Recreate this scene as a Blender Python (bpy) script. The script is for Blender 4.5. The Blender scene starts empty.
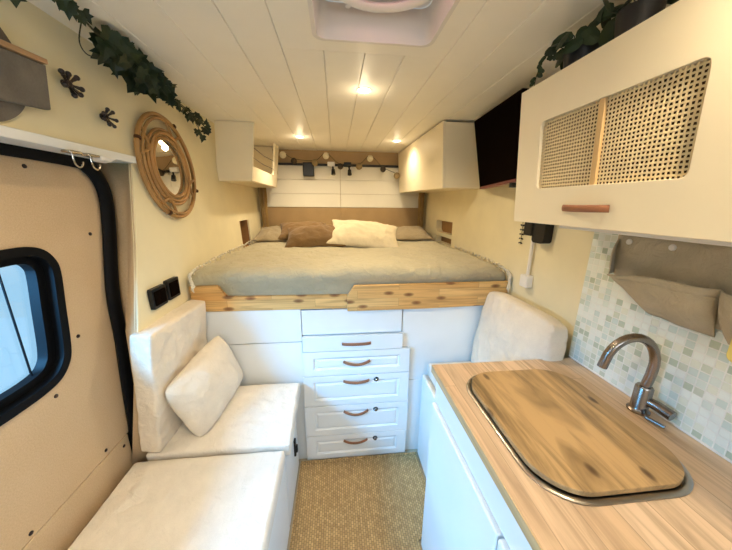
import bpy, bmesh, math, random
from math import pi, sin, cos, radians
from mathutils import Vector, Matrix, noise
from mathutils.geometry import tessellate_polygon
random.seed(7)
S = bpy.context.scene
C = S.collection

# ------------------------------------------------------------------ camera
F_PX = 280.0
cd = bpy.data.cameras.new('camera'); cam = bpy.data.objects.new('camera', cd); C.objects.link(cam)
cd.sensor_fit = 'HORIZONTAL'; cd.sensor_width = 36.0; cd.lens = F_PX * 36.0 / 732.0
cd.clip_start = 0.02
_p, _y, _r = radians(14.3), radians(6.15), radians(.55)
_f = Vector((sin(_y)*cos(_p), cos(_y)*cos(_p), -sin(_p)))
_rt = Vector((cos(_y), -sin(_y), 0)); _up = _rt.cross(_f)
_r2 = cos(_r)*_rt + sin(_r)*_up; _u2 = -sin(_r)*_rt + cos(_r)*_up
m = Matrix((_r2, _u2, -_f)).transposed().to_4x4(); m.translation = Vector((0, 0, 1.45))
cam.matrix_world = m
S.camera = cam

# ------------------------------------------------------------------ view, world, daylight
S.view_settings.view_transform = 'Standard'; S.view_settings.look = 'None'
S.view_settings.gamma = 1; S.view_settings.use_curve_mapping = False
S.view_settings.exposure = 0.0
w = bpy.data.worlds.new('world'); S.world = w; w.use_nodes = True
wb = w.node_tree.nodes['Background']
wb.inputs[0].default_value = (0.40, 0.72, 1.0, 1); wb.inputs[1].default_value = 1.0

def area(name, loc, target, sx, sy, power, color, spread=180):
    l = bpy.data.lights.new(name, 'AREA'); l.shape = 'RECTANGLE'; l.size = sx; l.size_y = sy
    l.energy = power; l.color = color; l.spread = radians(spread)
    o = bpy.data.objects.new(name, l); C.objects.link(o); o.location = loc
    o.rotation_euler = (Vector(target)-Vector(loc)).to_track_quat('-Z', 'Y').to_euler()
    return o
DAY = (0.14, 0.50, 1.0)
area('daylight_side_window', (-1.65, -0.15, 1.68), (0.0, -0.15, 1.56), 1.3, 0.72, 260, DAY)
area('daylight_cab_glass', (0.15, -1.45, 1.75), (0.1, 1.0, 0.75), 1.3, 0.7, 19, (0.85, 0.92, 1.0))

area('daylight_roof_dome', (.13, .80, 2.35), (.13, .80, 1.9), .3, .3, 6, (1.0, .95, .95))

# ------------------------------------------------------------------ mesh helpers
def tag(o, label=None, cat=None, group=None, kind=None):
    if label: o['label'] = label
    if cat: o['category'] = cat
    if group: o['group'] = group
    if kind: o['kind'] = kind
    return o

def thing(name, label, cat, loc=(0, 0, 0), group=None, rotz=0):
    o = bpy.data.objects.new(name, None); C.objects.link(o)
    o.location = loc; o.rotation_euler = (0, 0, rotz); o.empty_display_size = .05
    return tag(o, label, cat, group)

def origin_of(o):
    p = Vector((0, 0, 0))
    while o is not None:
        p += o.location; o = o.parent
    return p

class MB:
    """collects shapes (world coordinates unless local=True) into ONE mesh object"""
    def __init__(s): s.bm = bmesh.new()
    def box(s, lo, hi):
        x0, y0, z0 = lo; x1, y1, z1 = hi
        v = [s.bm.verts.new(p) for p in ((x0,y0,z0),(x1,y0,z0),(x1,y1,z0),(x0,y1,z0),(x0,y0,z1),(x1,y0,z1),(x1,y1,z1),(x0,y1,z1))]
        for f in ((3,2,1,0),(4,5,6,7),(0,1,5,4),(1,2,6,5),(2,3,7,6),(3,0,4,7)): s.bm.faces.new([v[i] for i in f])
        return s
    def hexa(s, b, t):
        v = [s.bm.verts.new(p) for p in list(b)+list(t)]
        for f in ((3,2,1,0),(4,5,6,7),(0,1,5,4),(1,2,6,5),(2,3,7,6),(3,0,4,7)): s.bm.faces.new([v[i] for i in f])
        return s
    def tube(s, pts, r, n=12, flat=1.0, closed=False, upv=None):
        pts = [Vector(p) for p in pts]; N = len(pts); rings = []
        rr = r if isinstance(r, (list, tuple)) else [r]*N
        prev = None
        for i, p in enumerate(pts):
            if closed: d = pts[(i+1) % N]-pts[i-1]
            else: d = pts[min(i+1, N-1)]-pts[max(i-1, 0)]
            d.normalize()
            if upv is not None: a = Vector(upv)
            elif prev is None: a = Vector((0, 0, 1)) if abs(d.z) < .9 else Vector((1, 0, 0))
            else: a = prev
            u = (a - d*a.dot(d))
            if u.length < 1e-5: u = d.orthogonal()
            u.normalize(); prev = u; w_ = d.cross(u)
            rings.append([s.bm.verts.new(p + u*(cos(2*pi*k/n)*rr[i]*flat) + w_*(sin(2*pi*k/n)*rr[i])) for k in range(n)])
        M = N if closed else N-1
        for i in range(M):
            A, B = rings[i], rings[(i+1) % N]
            for k in range(n): s.bm.faces.new((A[k], A[(k+1) % n], B[(k+1) % n], B[k]))
        if not closed:
            s.bm.faces.new(rings[0][::-1]); s.bm.faces.new(rings[-1])
        return s
    def lathe(s, prof, c=(0, 0, 0), ax=(0, 0, 1), n=24):
        c = Vector(c); ax = Vector(ax).normalized(); u = ax.orthogonal().normalized(); v = ax.cross(u); rings = []
        for r, h in prof:
            if r < 1e-6: rings.append([s.bm.verts.new(c+ax*h)])
            else: rings.append([s.bm.verts.new(c+ax*h+u*(r*cos(2*pi*k/n))+v*(r*sin(2*pi*k/n))) for k in range(n)])
        for A, B in zip(rings, rings[1:]):
            for k in range(n):
                a = [A[k], A[(k+1) % n]] if len(A) > 1 else [A[0]]
                b = [B[(k+1) % n], B[k]] if len(B) > 1 else [B[0]]
                if len(a)+len(b) > 2: s.bm.faces.new(a+b)
        if len(rings[0]) > 1: s.bm.faces.new(rings[0][::-1])
        if len(rings[-1]) > 1: s.bm.faces.new(rings[-1])
        return s
    def sphere(s, c, r, n=12, sc=(1, 1, 1)):
        r_ = bmesh.ops.create_uvsphere(s.bm, u_segments=n, v_segments=max(6, n//2+2), radius=r)
        for v in r_['verts']: v.co = Vector((v.co.x*sc[0], v.co.y*sc[1], v.co.z*sc[2])) + Vector(c)
        return s
    def prism(s, outer, holes, plane, d0, d1):
        """polygon (with holes) in plane 'yz','xy','xz', extruded between d0 and d1 on the third axis"""
        def P(a, b, d):
            return {'yz': (d, a, b), 'xy': (a, b, d), 'xz': (a, d, b)}[plane]
        loops = [outer]+list(holes)
        flat = [p for l in loops for p in l]
        tris = tessellate_polygon([[Vector((a, b, 0)) for a, b in l] for l in loops])
        V0 = [s.bm.verts.new(P(a, b, d0(a, b) if callable(d0) else d0)) for a, b in flat]
        V1 = [s.bm.verts.new(P(a, b, d1(a, b) if callable(d1) else d1)) for a, b in flat]
        for t in tris:
            try: s.bm.faces.new([V0[i] for i in t]); s.bm.faces.new([V1[i] for i in t][::-1])
            except ValueError: pass
        k = 0
        for l in loops:
            n = len(l)
            for i in range(n):
                a, b = k+i, k+(i+1) % n
                s.bm.faces.new((V0[a], V0[b], V1[b], V1[a]))
            k += n
        return s
    def build(s, name, mat, parent=None, smooth=True, bevel=0, subsurf=0, local=False, ang=35, seg=2, recalc=True):
        if recalc: bmesh.ops.recalc_face_normals(s.bm, faces=s.bm.faces)
        if parent is not None and not local:
            o_ = origin_of(parent)
            for v in s.bm.verts: v.co -= o_
        me = bpy.data.meshes.new(name); s.bm.to_mesh(me); s.bm.free()
        o = bpy.data.objects.new(name, me); C.objects.link(o)
        me.materials.append(mat)
        if parent is not None: o.parent = parent
        if smooth:
            me.shade_smooth(); me.set_sharp_from_angle(angle=radians(ang))
        if bevel:
            b = o.modifiers.new('bevel', 'BEVEL'); b.width = bevel; b.segments = seg; b.limit_method = 'ANGLE'; b.angle_limit = radians(40)
            b.harden_normals = False
        if subsurf:
            q = o.modifiers.new('sub', 'SUBSURF'); q.levels = subsurf; q.render_levels = subsurf
        return o

def recenter(o, loc):
    """move a top-level mesh's origin without moving the mesh"""
    loc = Vector(loc)
    for v in o.data.vertices: v.co -= loc
    o.location = loc
    return o

def copy_tree(o, parent=None):
    c = o.copy(); C.objects.link(c); c.parent = parent
    for ch in list(o.children): copy_tree(ch, c)
    return c

def rrect(x0, y0, x1, y1, r, n=6, rs=None):
    """rounded rectangle outline; rs = radii for (x0y0, x1y0, x1y1, x0y1)"""
    rs = rs or (r,)*4; out = []
    for (cx, cy, a0), q in zip(((x0, y0, 180), (x1, y0, 270), (x1, y1, 0), (x0, y1, 90)), rs):
        ox = cx + (q if cx == x0 else -q); oy = cy + (q if cy == y0 else -q)
        for k in range(n+1):
            a = radians(a0 + 90*k/n); out.append((ox+q*cos(a), oy+q*sin(a)))
    return out

def spline(pts, sub=8, closed=False):
    P = [Vector(p) for p in pts]; n = len(P); out = []
    for i in range(n if closed else n-1):
        if closed: p0, p1, p2, p3 = P[i-1], P[i], P[(i+1) % n], P[(i+2) % n]
        else: p0, p1, p2, p3 = P[max(i-1, 0)], P[i], P[i+1], P[min(i+2, n-1)]
        for k in range(sub):
            t = k/sub
            out.append(.5*((2*p1)+(-p0+p2)*t+(2*p0-5*p1+4*p2-p3)*t*t+(-p0+3*p1-3*p2+p3)*t**3))
    if not closed: out.append(P[-1])
    return out

# ------------------------------------------------------------------ materials
def lin(c):
    return tuple((x/255/12.92 if x/255 <= .04045 else ((x/255+.055)/1.055)**2.4) for x in c)+(1,)
class NT:
    def __init__(s, name):
        s.m = bpy.data.materials.new(name); s.m.use_nodes = True; s.t = s.m.node_tree; s.n = s.t.nodes
        s.b = s.n['Principled BSDF']; s.out = s.n['Material Output']
        s.tc = s.n.new('ShaderNodeTexCoord')
    def add(s, typ, **kw):
        n = s.n.new(typ)
        for k, v in kw.items(): setattr(n, k, v)
        return n
    def link(s, a, b): s.t.links.new(a, b)
    def math(s, op, a, b=None, c=None):
        n = s.add('ShaderNodeMath', operation=op)
        for i, v in enumerate((a, b, c)):
            if v is None: continue
            if isinstance(v, (int, float)): n.inputs[i].default_value = v
            else: s.link(v, n.inputs[i])
        return n.outputs[0]
    def vec(s, scale=(1, 1, 1), order='xyz'):
        sp = s.add('ShaderNodeSeparateXYZ'); s.link(s.tc.outputs['Object'], sp.inputs[0])
        cb = s.add('ShaderNodeCombineXYZ')
        for i, (c, k) in enumerate(zip(order, scale)):
            s.link(s.math('MULTIPLY', sp.outputs['xyz'.index(c)], k), cb.inputs[i])
        return cb.outputs[0]
    def noise(s, vec, scale=1, detail=4, rough=.55, dist=0):
        n = s.add('ShaderNodeTexNoise'); s.link(vec, n.inputs['Vector'])
        n.inputs['Scale'].default_value = scale; n.inputs['Detail'].default_value = detail
        n.inputs['Roughness'].default_value = rough; n.inputs['Distortion'].default_value = dist
        return n.outputs['Fac']
    def ramp(s, fac, stops, interp='LINEAR'):
        n = s.add('ShaderNodeValToRGB'); n.color_ramp.interpolation = interp
        e = n.color_ramp.elements
        while len(e) < len(stops): e.new(.5)
        for el, (p, c) in zip(e, stops): el.position = p; el.color = c
        s.link(fac, n.inputs[0]); return n.outputs[0]
    def mix(s, fac, a, b, mode='MIX'):
        n = s.add('ShaderNodeMix', data_type='RGBA', blend_type=mode)
        if isinstance(fac, (int, float)): n.inputs[0].default_value = fac
        else: s.link(fac, n.inputs[0])
        for i, v in ((6, a), (7, b)):
            if isinstance(v, tuple): n.inputs[i].default_value = v
            else: s.link(v, n.inputs[i])
        return n.outputs[2]
    def bump(s, h, strength=.3, dist=.01):
        n = s.add('ShaderNodeBump'); n.inputs['Strength'].default_value = strength; n.inputs['Distance'].default_value = dist
        s.link(h, n.inputs['Height']); s.link(n.outputs[0], s.b.inputs['Normal']); return n
    def base(s, c):
        if isinstance(c, tuple): s.b.inputs['Base Color'].default_value = c
        else: s.link(c, s.b.inputs['Base Color'])

def paint(name, rgb, rough=.5, var=.04, bump=.08, spec=.4, metal=0):
    t = NT(name); c = lin(rgb); d = tuple(x*(1-var*2) for x in c[:3])+(1,)
    f = t.noise(t.vec((6, 6, 6)), 1, 5)
    t.base(t.ramp(f, [(.3, d), (.7, c)]))
    t.b.inputs['Roughness'].default_value = rough; t.b.inputs['Metallic'].default_value = metal
    t.b.inputs['Specular IOR Level'].default_value = spec
    t.bump(t.noise(t.vec((120, 120, 120)), 1, 3), bump, .002)
    return t.m

def fabric(name, rgb, weave=900, var=.07, wr=.4, sheen=.15):
    t = NT(name); c = lin(rgb); d = tuple(x*(1-var*2) for x in c[:3])+(1,)
    f = t.noise(t.vec((14, 14, 14)), 1, 5, .6)
    g = t.noise(t.vec((weave, weave, weave)), .5, 2)
    t.base(t.mix(.25, t.ramp(f, [(.3, d), (.7, c)]), t.ramp(g, [(.35, tuple(x*.75 for x in c[:3])+(1,)), (.65, c)])))
    t.b.inputs['Roughness'].default_value = .92; t.b.inputs['Sheen Weight'].default_value = sheen
    t.b.inputs['Specular IOR Level'].default_value = .15
    a = t.noise(t.vec((22, 22, 22)), 1, 4, .5, .8)
    h = t.math('ADD', t.math('MULTIPLY', a, 1.0), t.math('MULTIPLY', g, .06))
    t.bump(h, wr, .022)
    return t.m

def wood(name, long, across, cols, plank=(.07, .6), grain=(2.2, 34), knots=0, rough=.45, dark=.55, seam=.0012, knotscale=(3.2, 8), third=None, streak=.5, offs=.5, thr=(.52, .70), shift=(0, 0, 0), knotcol=(120, 72, 36)):
    t = NT(name); third = third or [c for c in 'xyz' if c not in (long, across)][0]
    v1 = t.vec((1, 1, 1), long+across+third)
    sh_ = t.add('ShaderNodeVectorMath', operation='ADD'); t.link(v1, sh_.inputs[0]); sh_.inputs[1].default_value = shift; v1 = sh_.outputs[0]
    br = t.add('ShaderNodeTexBrick'); t.link(v1, br.inputs['Vector'])
    br.offset = offs; br.offset_frequency = 2; br.squash = 1
    br.inputs['Scale'].default_value = 1; br.inputs['Mortar Size'].default_value = seam; br.inputs['Mortar Smooth'].default_value = .3
    br.inputs['Brick Width'].default_value = plank[1]; br.inputs['Row Height'].default_value = plank[0]
    br.inputs['Color1'].default_value = (0, 0, 0, 1); br.inputs['Color2'].default_value = (1, 1, 1, 1); br.inputs['Mortar'].default_value = (.5, .5, .5, 1)
    sep = t.add('ShaderNodeSeparateColor'); t.link(br.outputs['Color'], sep.inputs[0]); rnd = sep.outputs[0]
    # per plank offset so grain breaks at the seams
    v2 = t.vec((grain[0], grain[1], grain[1]), long+across+third)
    va = t.add('ShaderNodeVectorMath', operation='ADD'); t.link(v2, va.inputs[0])
    cb = t.add('ShaderNodeCombineXYZ'); t.link(t.math('MULTIPLY', rnd, 17.0), cb.inputs[0]); t.link(t.math('MULTIPLY', rnd, 9.0), cb.inputs[1])
    t.link(cb.outputs[0], va.inputs[1])
    g = t.noise(va.outputs[0], 1, 6, .6, 1.2)
    g2 = t.noise(t.vec((grain[0]*.5, grain[1]*.28, grain[1]*.28), long+across+third), 1, 4, .55, 1.8)
    A, B = lin(cols[0]), lin(cols[1]); D = tuple(x*dark for x in B[:3])+(1,)
    base = t.mix(rnd, A, B)
    base = t.mix(t.math('MULTIPLY', t.ramp(g, [(.42, (0, 0, 0, 1)), (.68, (1, 1, 1, 1))]), .8), base, D)
    base = t.mix(t.math('MULTIPLY', t.ramp(g2, [(thr[0], (0, 0, 0, 1)), (thr[1], (1, 1, 1, 1))]), streak), base, D)
    if knots:
        vo = t.add('ShaderNodeTexVoronoi', voronoi_dimensions='2D'); t.link(t.vec((knotscale[0], knotscale[1], knotscale[1]), long+across+third), vo.inputs['Vector'])
        vo.inputs['Scale'].default_value = 1
        k = t.ramp(vo.outputs['Distance'], [(0.0, (1, 1, 1, 1)), (knots*.6, (.7, .7, .7, 1)), (knots, (0, 0, 0, 1))])
        base = t.mix(k, base, lin(knotcol))
    mo = t.math('MULTIPLY', br.outputs['Fac'], .45)
    base = t.mix(mo, base, tuple(x*.4 for x in D[:3])+(1,))
    t.base(base); t.b.inputs['Roughness'].default_value = rough
    t.bump(t.math('SUBTRACT', g, t.math('MULTIPLY', br.outputs['Fac'], 1.5)), .12, .002)
    return t.m

M = {}
M['cream'] = paint('cream_wall_paint', (238, 226, 188), .6)
M['white'] = paint('white_cabinet_paint', (236, 236, 232), .38, .02)
M['satin'] = paint('cream_cabinet_laminate', (244, 231, 200), .4, .02)
M['ceil'] = paint('white_ceiling_boards', (249, 244, 232), .45, .02)
M['plank'] = paint('white_rear_planks', (238, 232, 214), .5, .02)
M['tan'] = paint('tan_board', (176, 146, 102), .6, .08)
M['trimtan'] = paint('tan_trim', (200, 172, 120), .6, .08)
M['black'] = paint('black_plastic', (18, 18, 20), .45, .1, .05)
M['rubber'] = paint('black_rubber', (7, 8, 11), .6, .1, .1, .15)
M['screen'] = paint('dark_screen', (18, 12, 9), .5, 0, 0, .0)
M['redtrim'] = paint('dark_red_plastic', (110, 30, 26), .35)
M['steel'] = paint('brushed_steel', (150, 140, 132), .24, .04, .03, .5, 1)
M['rim'] = paint('sink_rim_steel', (176, 168, 158), .28, .04, .03, .5, 1)
M['bronze'] = paint('dark_bronze', (70, 62, 60), .3, .05, .02, .5, .8)
M['chrome'] = paint('chrome_wire', (205, 198, 186), .2, .02, 0, .5, 1)
M['leather'] = paint('brown_leather', (160, 106, 74), .5, .12, .3)
M['linen_cushion'] = fabric('white_canvas', (238, 228, 212))
M['linen_pillow'] = fabric('cream_canvas', (236, 222, 200))
M['sheet'] = fabric('grey_green_sheet', (188, 178, 148), 700, .06, .6)
M['brown'] = fabric('brown_linen', (126, 98, 62), 700, .1, .4)
M['creampillow'] = fabric('cream_pillow_cotton', (228, 212, 176), 700, .05, .4)
M['taupe'] = fabric('taupe_cotton', (158, 142, 112), 700, .07, .4)
M['bag'] = fabric('khaki_linen', (196, 184, 158), 1100, .1, .5)
M['felt'] = fabric('dark_grey_felt', (124, 116, 104), 500, .22, .3)
M['lace'] = fabric('white_lace', (240, 230, 206), 500, .15, .6)
M['curtain'] = fabric('ochre_curtain', (178, 146, 92), 700, .15, .5)
M['counter'] = wood('oak_worktop', 'y', 'x', ((218, 190, 158), (204, 172, 136)), (.075, 1.1), (2.0, 30), 0, .42, .58, .001, streak=.5)
M['counteredge'] = wood('oak_edge_band', 'y', 'z', ((206, 176, 128), (198, 164, 112)), (.2, 2.5), (2.0, 60), 0, .5, .7, 0, streak=.2)
M['lid'] = wood('oak_board', 'y', 'x', ((188, 154, 106), (178, 144, 96)), (.6, 3.0), (2.4, 25), .07, .4, .38, .0006, (3.3, 7.5), streak=1.0, thr=(.46, .64), shift=(.75, .3, 0), knotcol=(84, 60, 36))
M['pine'] = wood('knotty_pine', 'x', 'z', ((232, 190, 122), (216, 162, 92)), (.043, .42), (2.0, 40), .16, .45, .62, .0008, (5.2, 13), third='z', streak=.35)
M['rattan'] = paint('rattan', (188, 142, 84), .5, .2, .3)
M['wrap'] = paint('dark_rattan_binding', (92, 56, 28), .6, .2, .3)
M['cane'] = paint('cane_webbing', (246, 224, 176), .55, .12, .2)
M['strip'] = paint('pale_wood_strip', (222, 186, 130), .5, .1)
M['slatwood'] = paint('pale_wood_slat', (190, 150, 110), .5, .1)
M['leaf'] = paint('ivy_leaf', (34, 56, 26), .5, .35, .2)
M['leaf_dark'] = paint('dark_houseplant_leaf', (44, 66, 38), .5, .3, .2)
M['stem'] = paint('plant_stem', (58, 60, 30), .6, .2)
M['pot'] = paint('dark_plant_pot', (26, 26, 30), .5, .1)
M['plastic'] = paint('white_plastic', (238, 234, 226), .35, .01)
M['vent'] = paint('white_vent_plastic', (232, 226, 220), .4, .02)
M['wbox'] = paint('wooden_niche_board', (170, 128, 78), .6, .15)
M['dkball'] = paint('dark_grey_cotton', (70, 60, 48), .8, .1)
M['midball'] = paint('grey_cotton', (150, 128, 88), .8, .1)
M['ltball'] = paint('white_cotton', (236, 224, 190), .8, .05)
M['thin_sheet'] = fabric('cabinet_shade_brown', (78, 54, 30), 500)  # dark brown standing in for the shade inside the cane cabinet
M['screw'] = paint('dark_screw', (44, 26, 20), .4, .1)
M['yellow'] = paint('pale_yellow_plastic', (232, 212, 120), .5, .05)
M['outside'] = paint('pale_outside_panel', (206, 226, 238), .5, .03)

def fibreboard():
    t = NT('raw_fibreboard'); c = lin((204, 178, 142))
    f = t.noise(t.vec((260, 260, 260)), 1, 4, .7)
    g = t.noise(t.vec((7, 7, 7)), 1, 4)
    t.base(t.mix(.5, t.ramp(f, [(.3, lin((184, 156, 120))), (.7, lin((220, 194, 156)))]), t.ramp(g, [(.3, lin((196, 168, 130))), (.7, c)])))
    t.b.inputs['Roughness'].default_value = .8; t.bump(f, .15, .002); return t.m
M['fibre'] = fibreboard()

def mosaic():
    t = NT('mosaic_tiles'); s = .0215
    sp = t.add('ShaderNodeSeparateXYZ'); t.link(t.tc.outputs['Object'], sp.inputs[0])
    u = t.math('DIVIDE', sp.outputs[1], s); v = t.math('DIVIDE', sp.outputs[2], s)
    cb = t.add('ShaderNodeCombineXYZ'); t.link(t.math('FLOOR', u), cb.inputs[0]); t.link(t.math('FLOOR', v), cb.inputs[1])
    wn = t.add('ShaderNodeTexWhiteNoise', noise_dimensions='2D'); t.link(cb.outputs[0], wn.inputs['Vector'])
    col = t.ramp(wn.outputs['Value'], [(0, lin((234, 240, 232))), (.34, lin((220, 230, 220))), (.52, lin((226, 230, 214))), (.70, lin((206, 220, 212))), (.84, lin((204, 212, 194))), (.94, lin((186, 198, 178)))], 'CONSTANT')
    g = .07
    def edge(x):
        f = t.math('FRACT', x); return t.math('MINIMUM', f, t.math('SUBTRACT', 1.0, f))
    e = t.math('MINIMUM', edge(u), edge(v))
    m_ = t.ramp(e, [(g*.6, (0, 0, 0, 1)), (g*1.3, (1, 1, 1, 1))])
    t.base(t.mix(m_, lin((232, 234, 226)), col))
    r = t.ramp(m_, [(0, (.7, .7, .7, 1)), (1, (.16, .16, .16, 1))]); t.link(r, t.b.inputs['Roughness'])
    t.bump(m_, .5, .0012); return t.m
M['mosaic'] = mosaic()

def jute():
    t = NT('woven_jute')
    br = t.add('ShaderNodeTexBrick'); t.link(t.vec((1, 1, 1), 'yxz'), br.inputs['Vector'])
    br.inputs['Scale'].default_value = 1; br.inputs['Mortar Size'].default_value = .0016; br.inputs['Mortar Smooth'].default_value = 1
    br.inputs['Brick Width'].default_value = .015; br.inputs['Row Height'].default_value = .0105
    br.inputs['Color1'].default_value = lin((178, 138, 80)); br.inputs['Color2'].default_value = lin((220, 180, 118)); br.inputs['Mortar'].default_value = lin((96, 72, 44))
    n = t.noise(t.vec((60, 3, 3)), 1, 5, .6)
    n2 = t.noise(t.vec((300, 300, 300)), 1, 3, .7)
    c = t.mix(t.math('MULTIPLY', t.ramp(n, [(.45, (0, 0, 0, 1)), (.75, (1, 1, 1, 1))]), .5), br.outputs['Color'], lin((130, 94, 50)))
    c = t.mix(t.math('MULTIPLY', n2, .3), c, lin((222, 196, 150)))
    t.base(c); t.b.inputs['Roughness'].default_value = .9
    t.bump(t.math('SUBTRACT', n2, t.math('MULTIPLY', br.outputs['Fac'], 1.2)), .7, .004); return t.m
M['jute'] = jute()

def glassmat(name, tint=(1, 1, 1, 1), gloss=.08):
    t = NT(name); t.n.remove(t.b)
    tr = t.add('ShaderNodeBsdfTransparent'); tr.inputs[0].default_value = tint
    gl = t.add('ShaderNodeBsdfGlossy'); gl.inputs['Roughness'].default_value = .03
    mx = t.add('ShaderNodeMixShader'); mx.inputs[0].default_value = gloss
    t.link(tr.outputs[0], mx.inputs[1]); t.link(gl.outputs[0], mx.inputs[2]); t.link(mx.outputs[0], t.out.inputs[0])
    return t.m
M['glass'] = glassmat('window_glass', (.96, .99, 1, 1))

def mirror_m():
    t = NT('mirror_silver'); t.base((.92, .9, .86, 1)); t.b.inputs['Metallic'].default_value = 1; t.b.inputs['Roughness'].default_value = .02; return t.m
M['mirror'] = mirror_m()

def emit(name, col, st):
    t = NT(name); t.n.remove(t.b); e = t.add('ShaderNodeEmission'); e.inputs[0].default_value = col; e.inputs[1].default_value = st
    t.link(e.outputs[0], t.out.inputs[0]); return t.m
M['lamp'] = emit('warm_led', (1, .86, .6, 1), 14)

def dome_m():
    t = NT('roof_dome_acrylic'); t.base(lin((246, 226, 222))); t.b.inputs['Roughness'].default_value = .3
    tl = t.add('ShaderNodeBsdfTranslucent'); tl.inputs[0].default_value = lin((250, 222, 220))
    mx = t.add('ShaderNodeMixShader'); mx.inputs[0].default_value = .6
    t.link(t.b.outputs[0], mx.inputs[1]); t.link(tl.outputs[0], mx.inputs[2]); t.link(mx.outputs[0], t.out.inputs[0]); return t.m
M['dome'] = dome_m()

# ------------------------------------------------------------------ the setting
YR = 2.87; ZC = 1.93; YB = 1.35; XR = .90
def wx(z): return -.70 - .052*(z-1.0)/.93 if z >= 1.0 else -.70-.20*(1.0-z)     # the left lining is narrowest at bed height

f = MB().box((-.95, -1.25, -.04), (1.0, 3.0, 0)).build('floor', paint('pale_floor_lino', (190, 176, 150), .6), smooth=False); tag(f, kind='structure')

# ceiling: tongue-and-groove boards with the roof vent cut out
seams = [-.80, -.59, -.437, -.293, -.163, -.03, .105, .237, .374, .513, .655, .80, .96]
c = MB()
for a, b in zip(seams, seams[1:]):
    y0 = 1.07 if a >= -.17 and b <= .38 else -1.25
    c.prism([(a+.0006, ZC+.003), (a+.0025, ZC), (b-.0025, ZC), (b-.0006, ZC+.003), (b-.0006, ZC+.012), (a+.0006, ZC+.012)], [], 'xz', y0, YR)
vent_hole = rrect(-.052, .56, .30, 1.0, .03)
c.prism([(-.162, -1.25), (.373, -1.25), (.373, 1.069), (-.162, 1.069)], [vent_hole[::-1]], 'xy', ZC, ZC+.012)
c.prism([(-.95, -1.25), (1.0, -1.25), (1.0, 3.0), (-.95, 3.0)], [vent_hole[::-1]], 'xy', ZC+.013, ZC+.03)
tag(c.build('ceiling', M['ceil'], smooth=False), kind='structure')

# left wall with the niche beside the bed; below the rail it ends at the sliding door's pillar
niche = [(2.215, 1.105), (2.44, 1.105), (2.44, 1.315), (2.215, 1.315)]
wl = MB().prism([(-1.25, 1.60), (1.172, 1.60), (1.09, 1.30), (.985, 1.0), (YR, 1.0), (YR, ZC), (-1.25, ZC)], [niche[::-1]], 'yz', lambda y, z: wx(z), lambda y, z: wx(z)-.012)
wl.prism([(.985, 1.0), (1.0, .9), (1.03, .80), (1.03, .47), (YR, .47), (YR, 1.0)], [], 'yz', lambda y, z: wx(z), lambda y, z: wx(z)-.012)
tag(wl.build('wall_left', M['cream'], smooth=False), kind='structure')
tag(MB().box((-.79, 2.19, 1.08), (-.782, 2.46, 1.34)).box((-.781, 2.20, 1.08), (-.724, 2.214, 1.34)).box((-.781, 2.441, 1.08), (-.724, 2.455, 1.34)).box((-.781, 2.2145, 1.095), (-.722, 2.4405, 1.104)).box((-.781, 2.2145, 1.316), (-.731, 2.4405, 1.325)).build('trim_1', M['wbox'], smooth=False), kind='structure')
tag(MB().box((-1.0, -1.25, 0), (-.87, -.16, 1.98)).box((-1.0, -.17, 1.62), (-.84, 1.2, 1.98)).box((-1.0, -.17, 0), (-.87, 1.2, .36)).build('wall_exterior', M['fibre'], smooth=False), kind='structure')

# right wall with two small niches
nr = [(2.12, 1.215), (2.44, 1.215), (2.47, 1.24), (2.47, 1.315), (2.12, 1.315)]
nr2 = [(2.12, 1.13), (2.46, 1.13), (2.46, 1.185), (2.12, 1.185)]
wr = MB().prism([(-1.25, 0), (YR, 0), (YR, ZC), (-1.25, ZC)], [nr[::-1], nr2[::-1]], 'yz', XR, XR+.05)
tag(wr.build('wall_right', M['cream'], smooth=False), kind='structure')
tag(MB().box((XR+.052, 2.0, 1.05), (XR+.07, 2.55, 1.4)).build('trim_2', M['wbox'], smooth=False), kind='structure')
tag(MB().box((-.95, -1.29, 0), (1.0, -1.25, 1.35)).box((-.95, -1.29, 1.8), (1.0, -1.25, 1.97)).box((-.95, -1.29, 1.3), (-.6, -1.25, 1.85)).box((.75, -1.29, 1.3), (1.0, -1.25, 1.85)).build('wall_front', M['cream'], smooth=False), kind='structure')

tag(MB().box((-.95, YR+.035, 0), (1.0, YR+.06, 1.85)).build('rear_leak_backing', M['tan'], smooth=False), kind='structure')  # unseen sheet added to block outside light leaking through the rear door gaps
# rear: header, two boarded doors (white planks above, tan board below)
tag(MB().box((-.95, YR, 1.80), (1.0, YR+.04, 1.98)).build('wall_rear', M['tan'], smooth=False), kind='structure')
tag(MB().box((-.95, YR+.001, 0), (-.692, YR+.034, 1.799)).box((.892, YR+.001, 0), (1.0, YR+.034, 1.799)).build('trim_3', M['trimtan'], smooth=False), kind='structure')
for k, (a, b) in enumerate(((-.69, .0485), (.0515, .89))):
    d = bpy.data.objects.new('door_%d' % (k+2), None); C.objects.link(d); d.location = (a, YR, 0); tag(d, kind='structure')
    q = MB(); z = 1.412
    for z0, z1 in ((1.412, 1.538), (1.54, 1.668), (1.67, 1.80)): q.box((a, YR+.004, z0), (b, YR+.03, z1))
    q.build('upper_planks', M['plank'], d, bevel=.0015)
    MB().box((a, YR+.0, .5), (b, YR+.03, 1.408)).build('lower_board', M['tan'], d, bevel=.002)
tag(MB().box((-.69, YR-.012, 1.10), (-.662, YR, 1.80)).box((.862, YR-.012, 1.10), (.888, YR, 1.80)).build('trim_4', M['trimtan'], bevel=.003), kind='structure')

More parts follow.
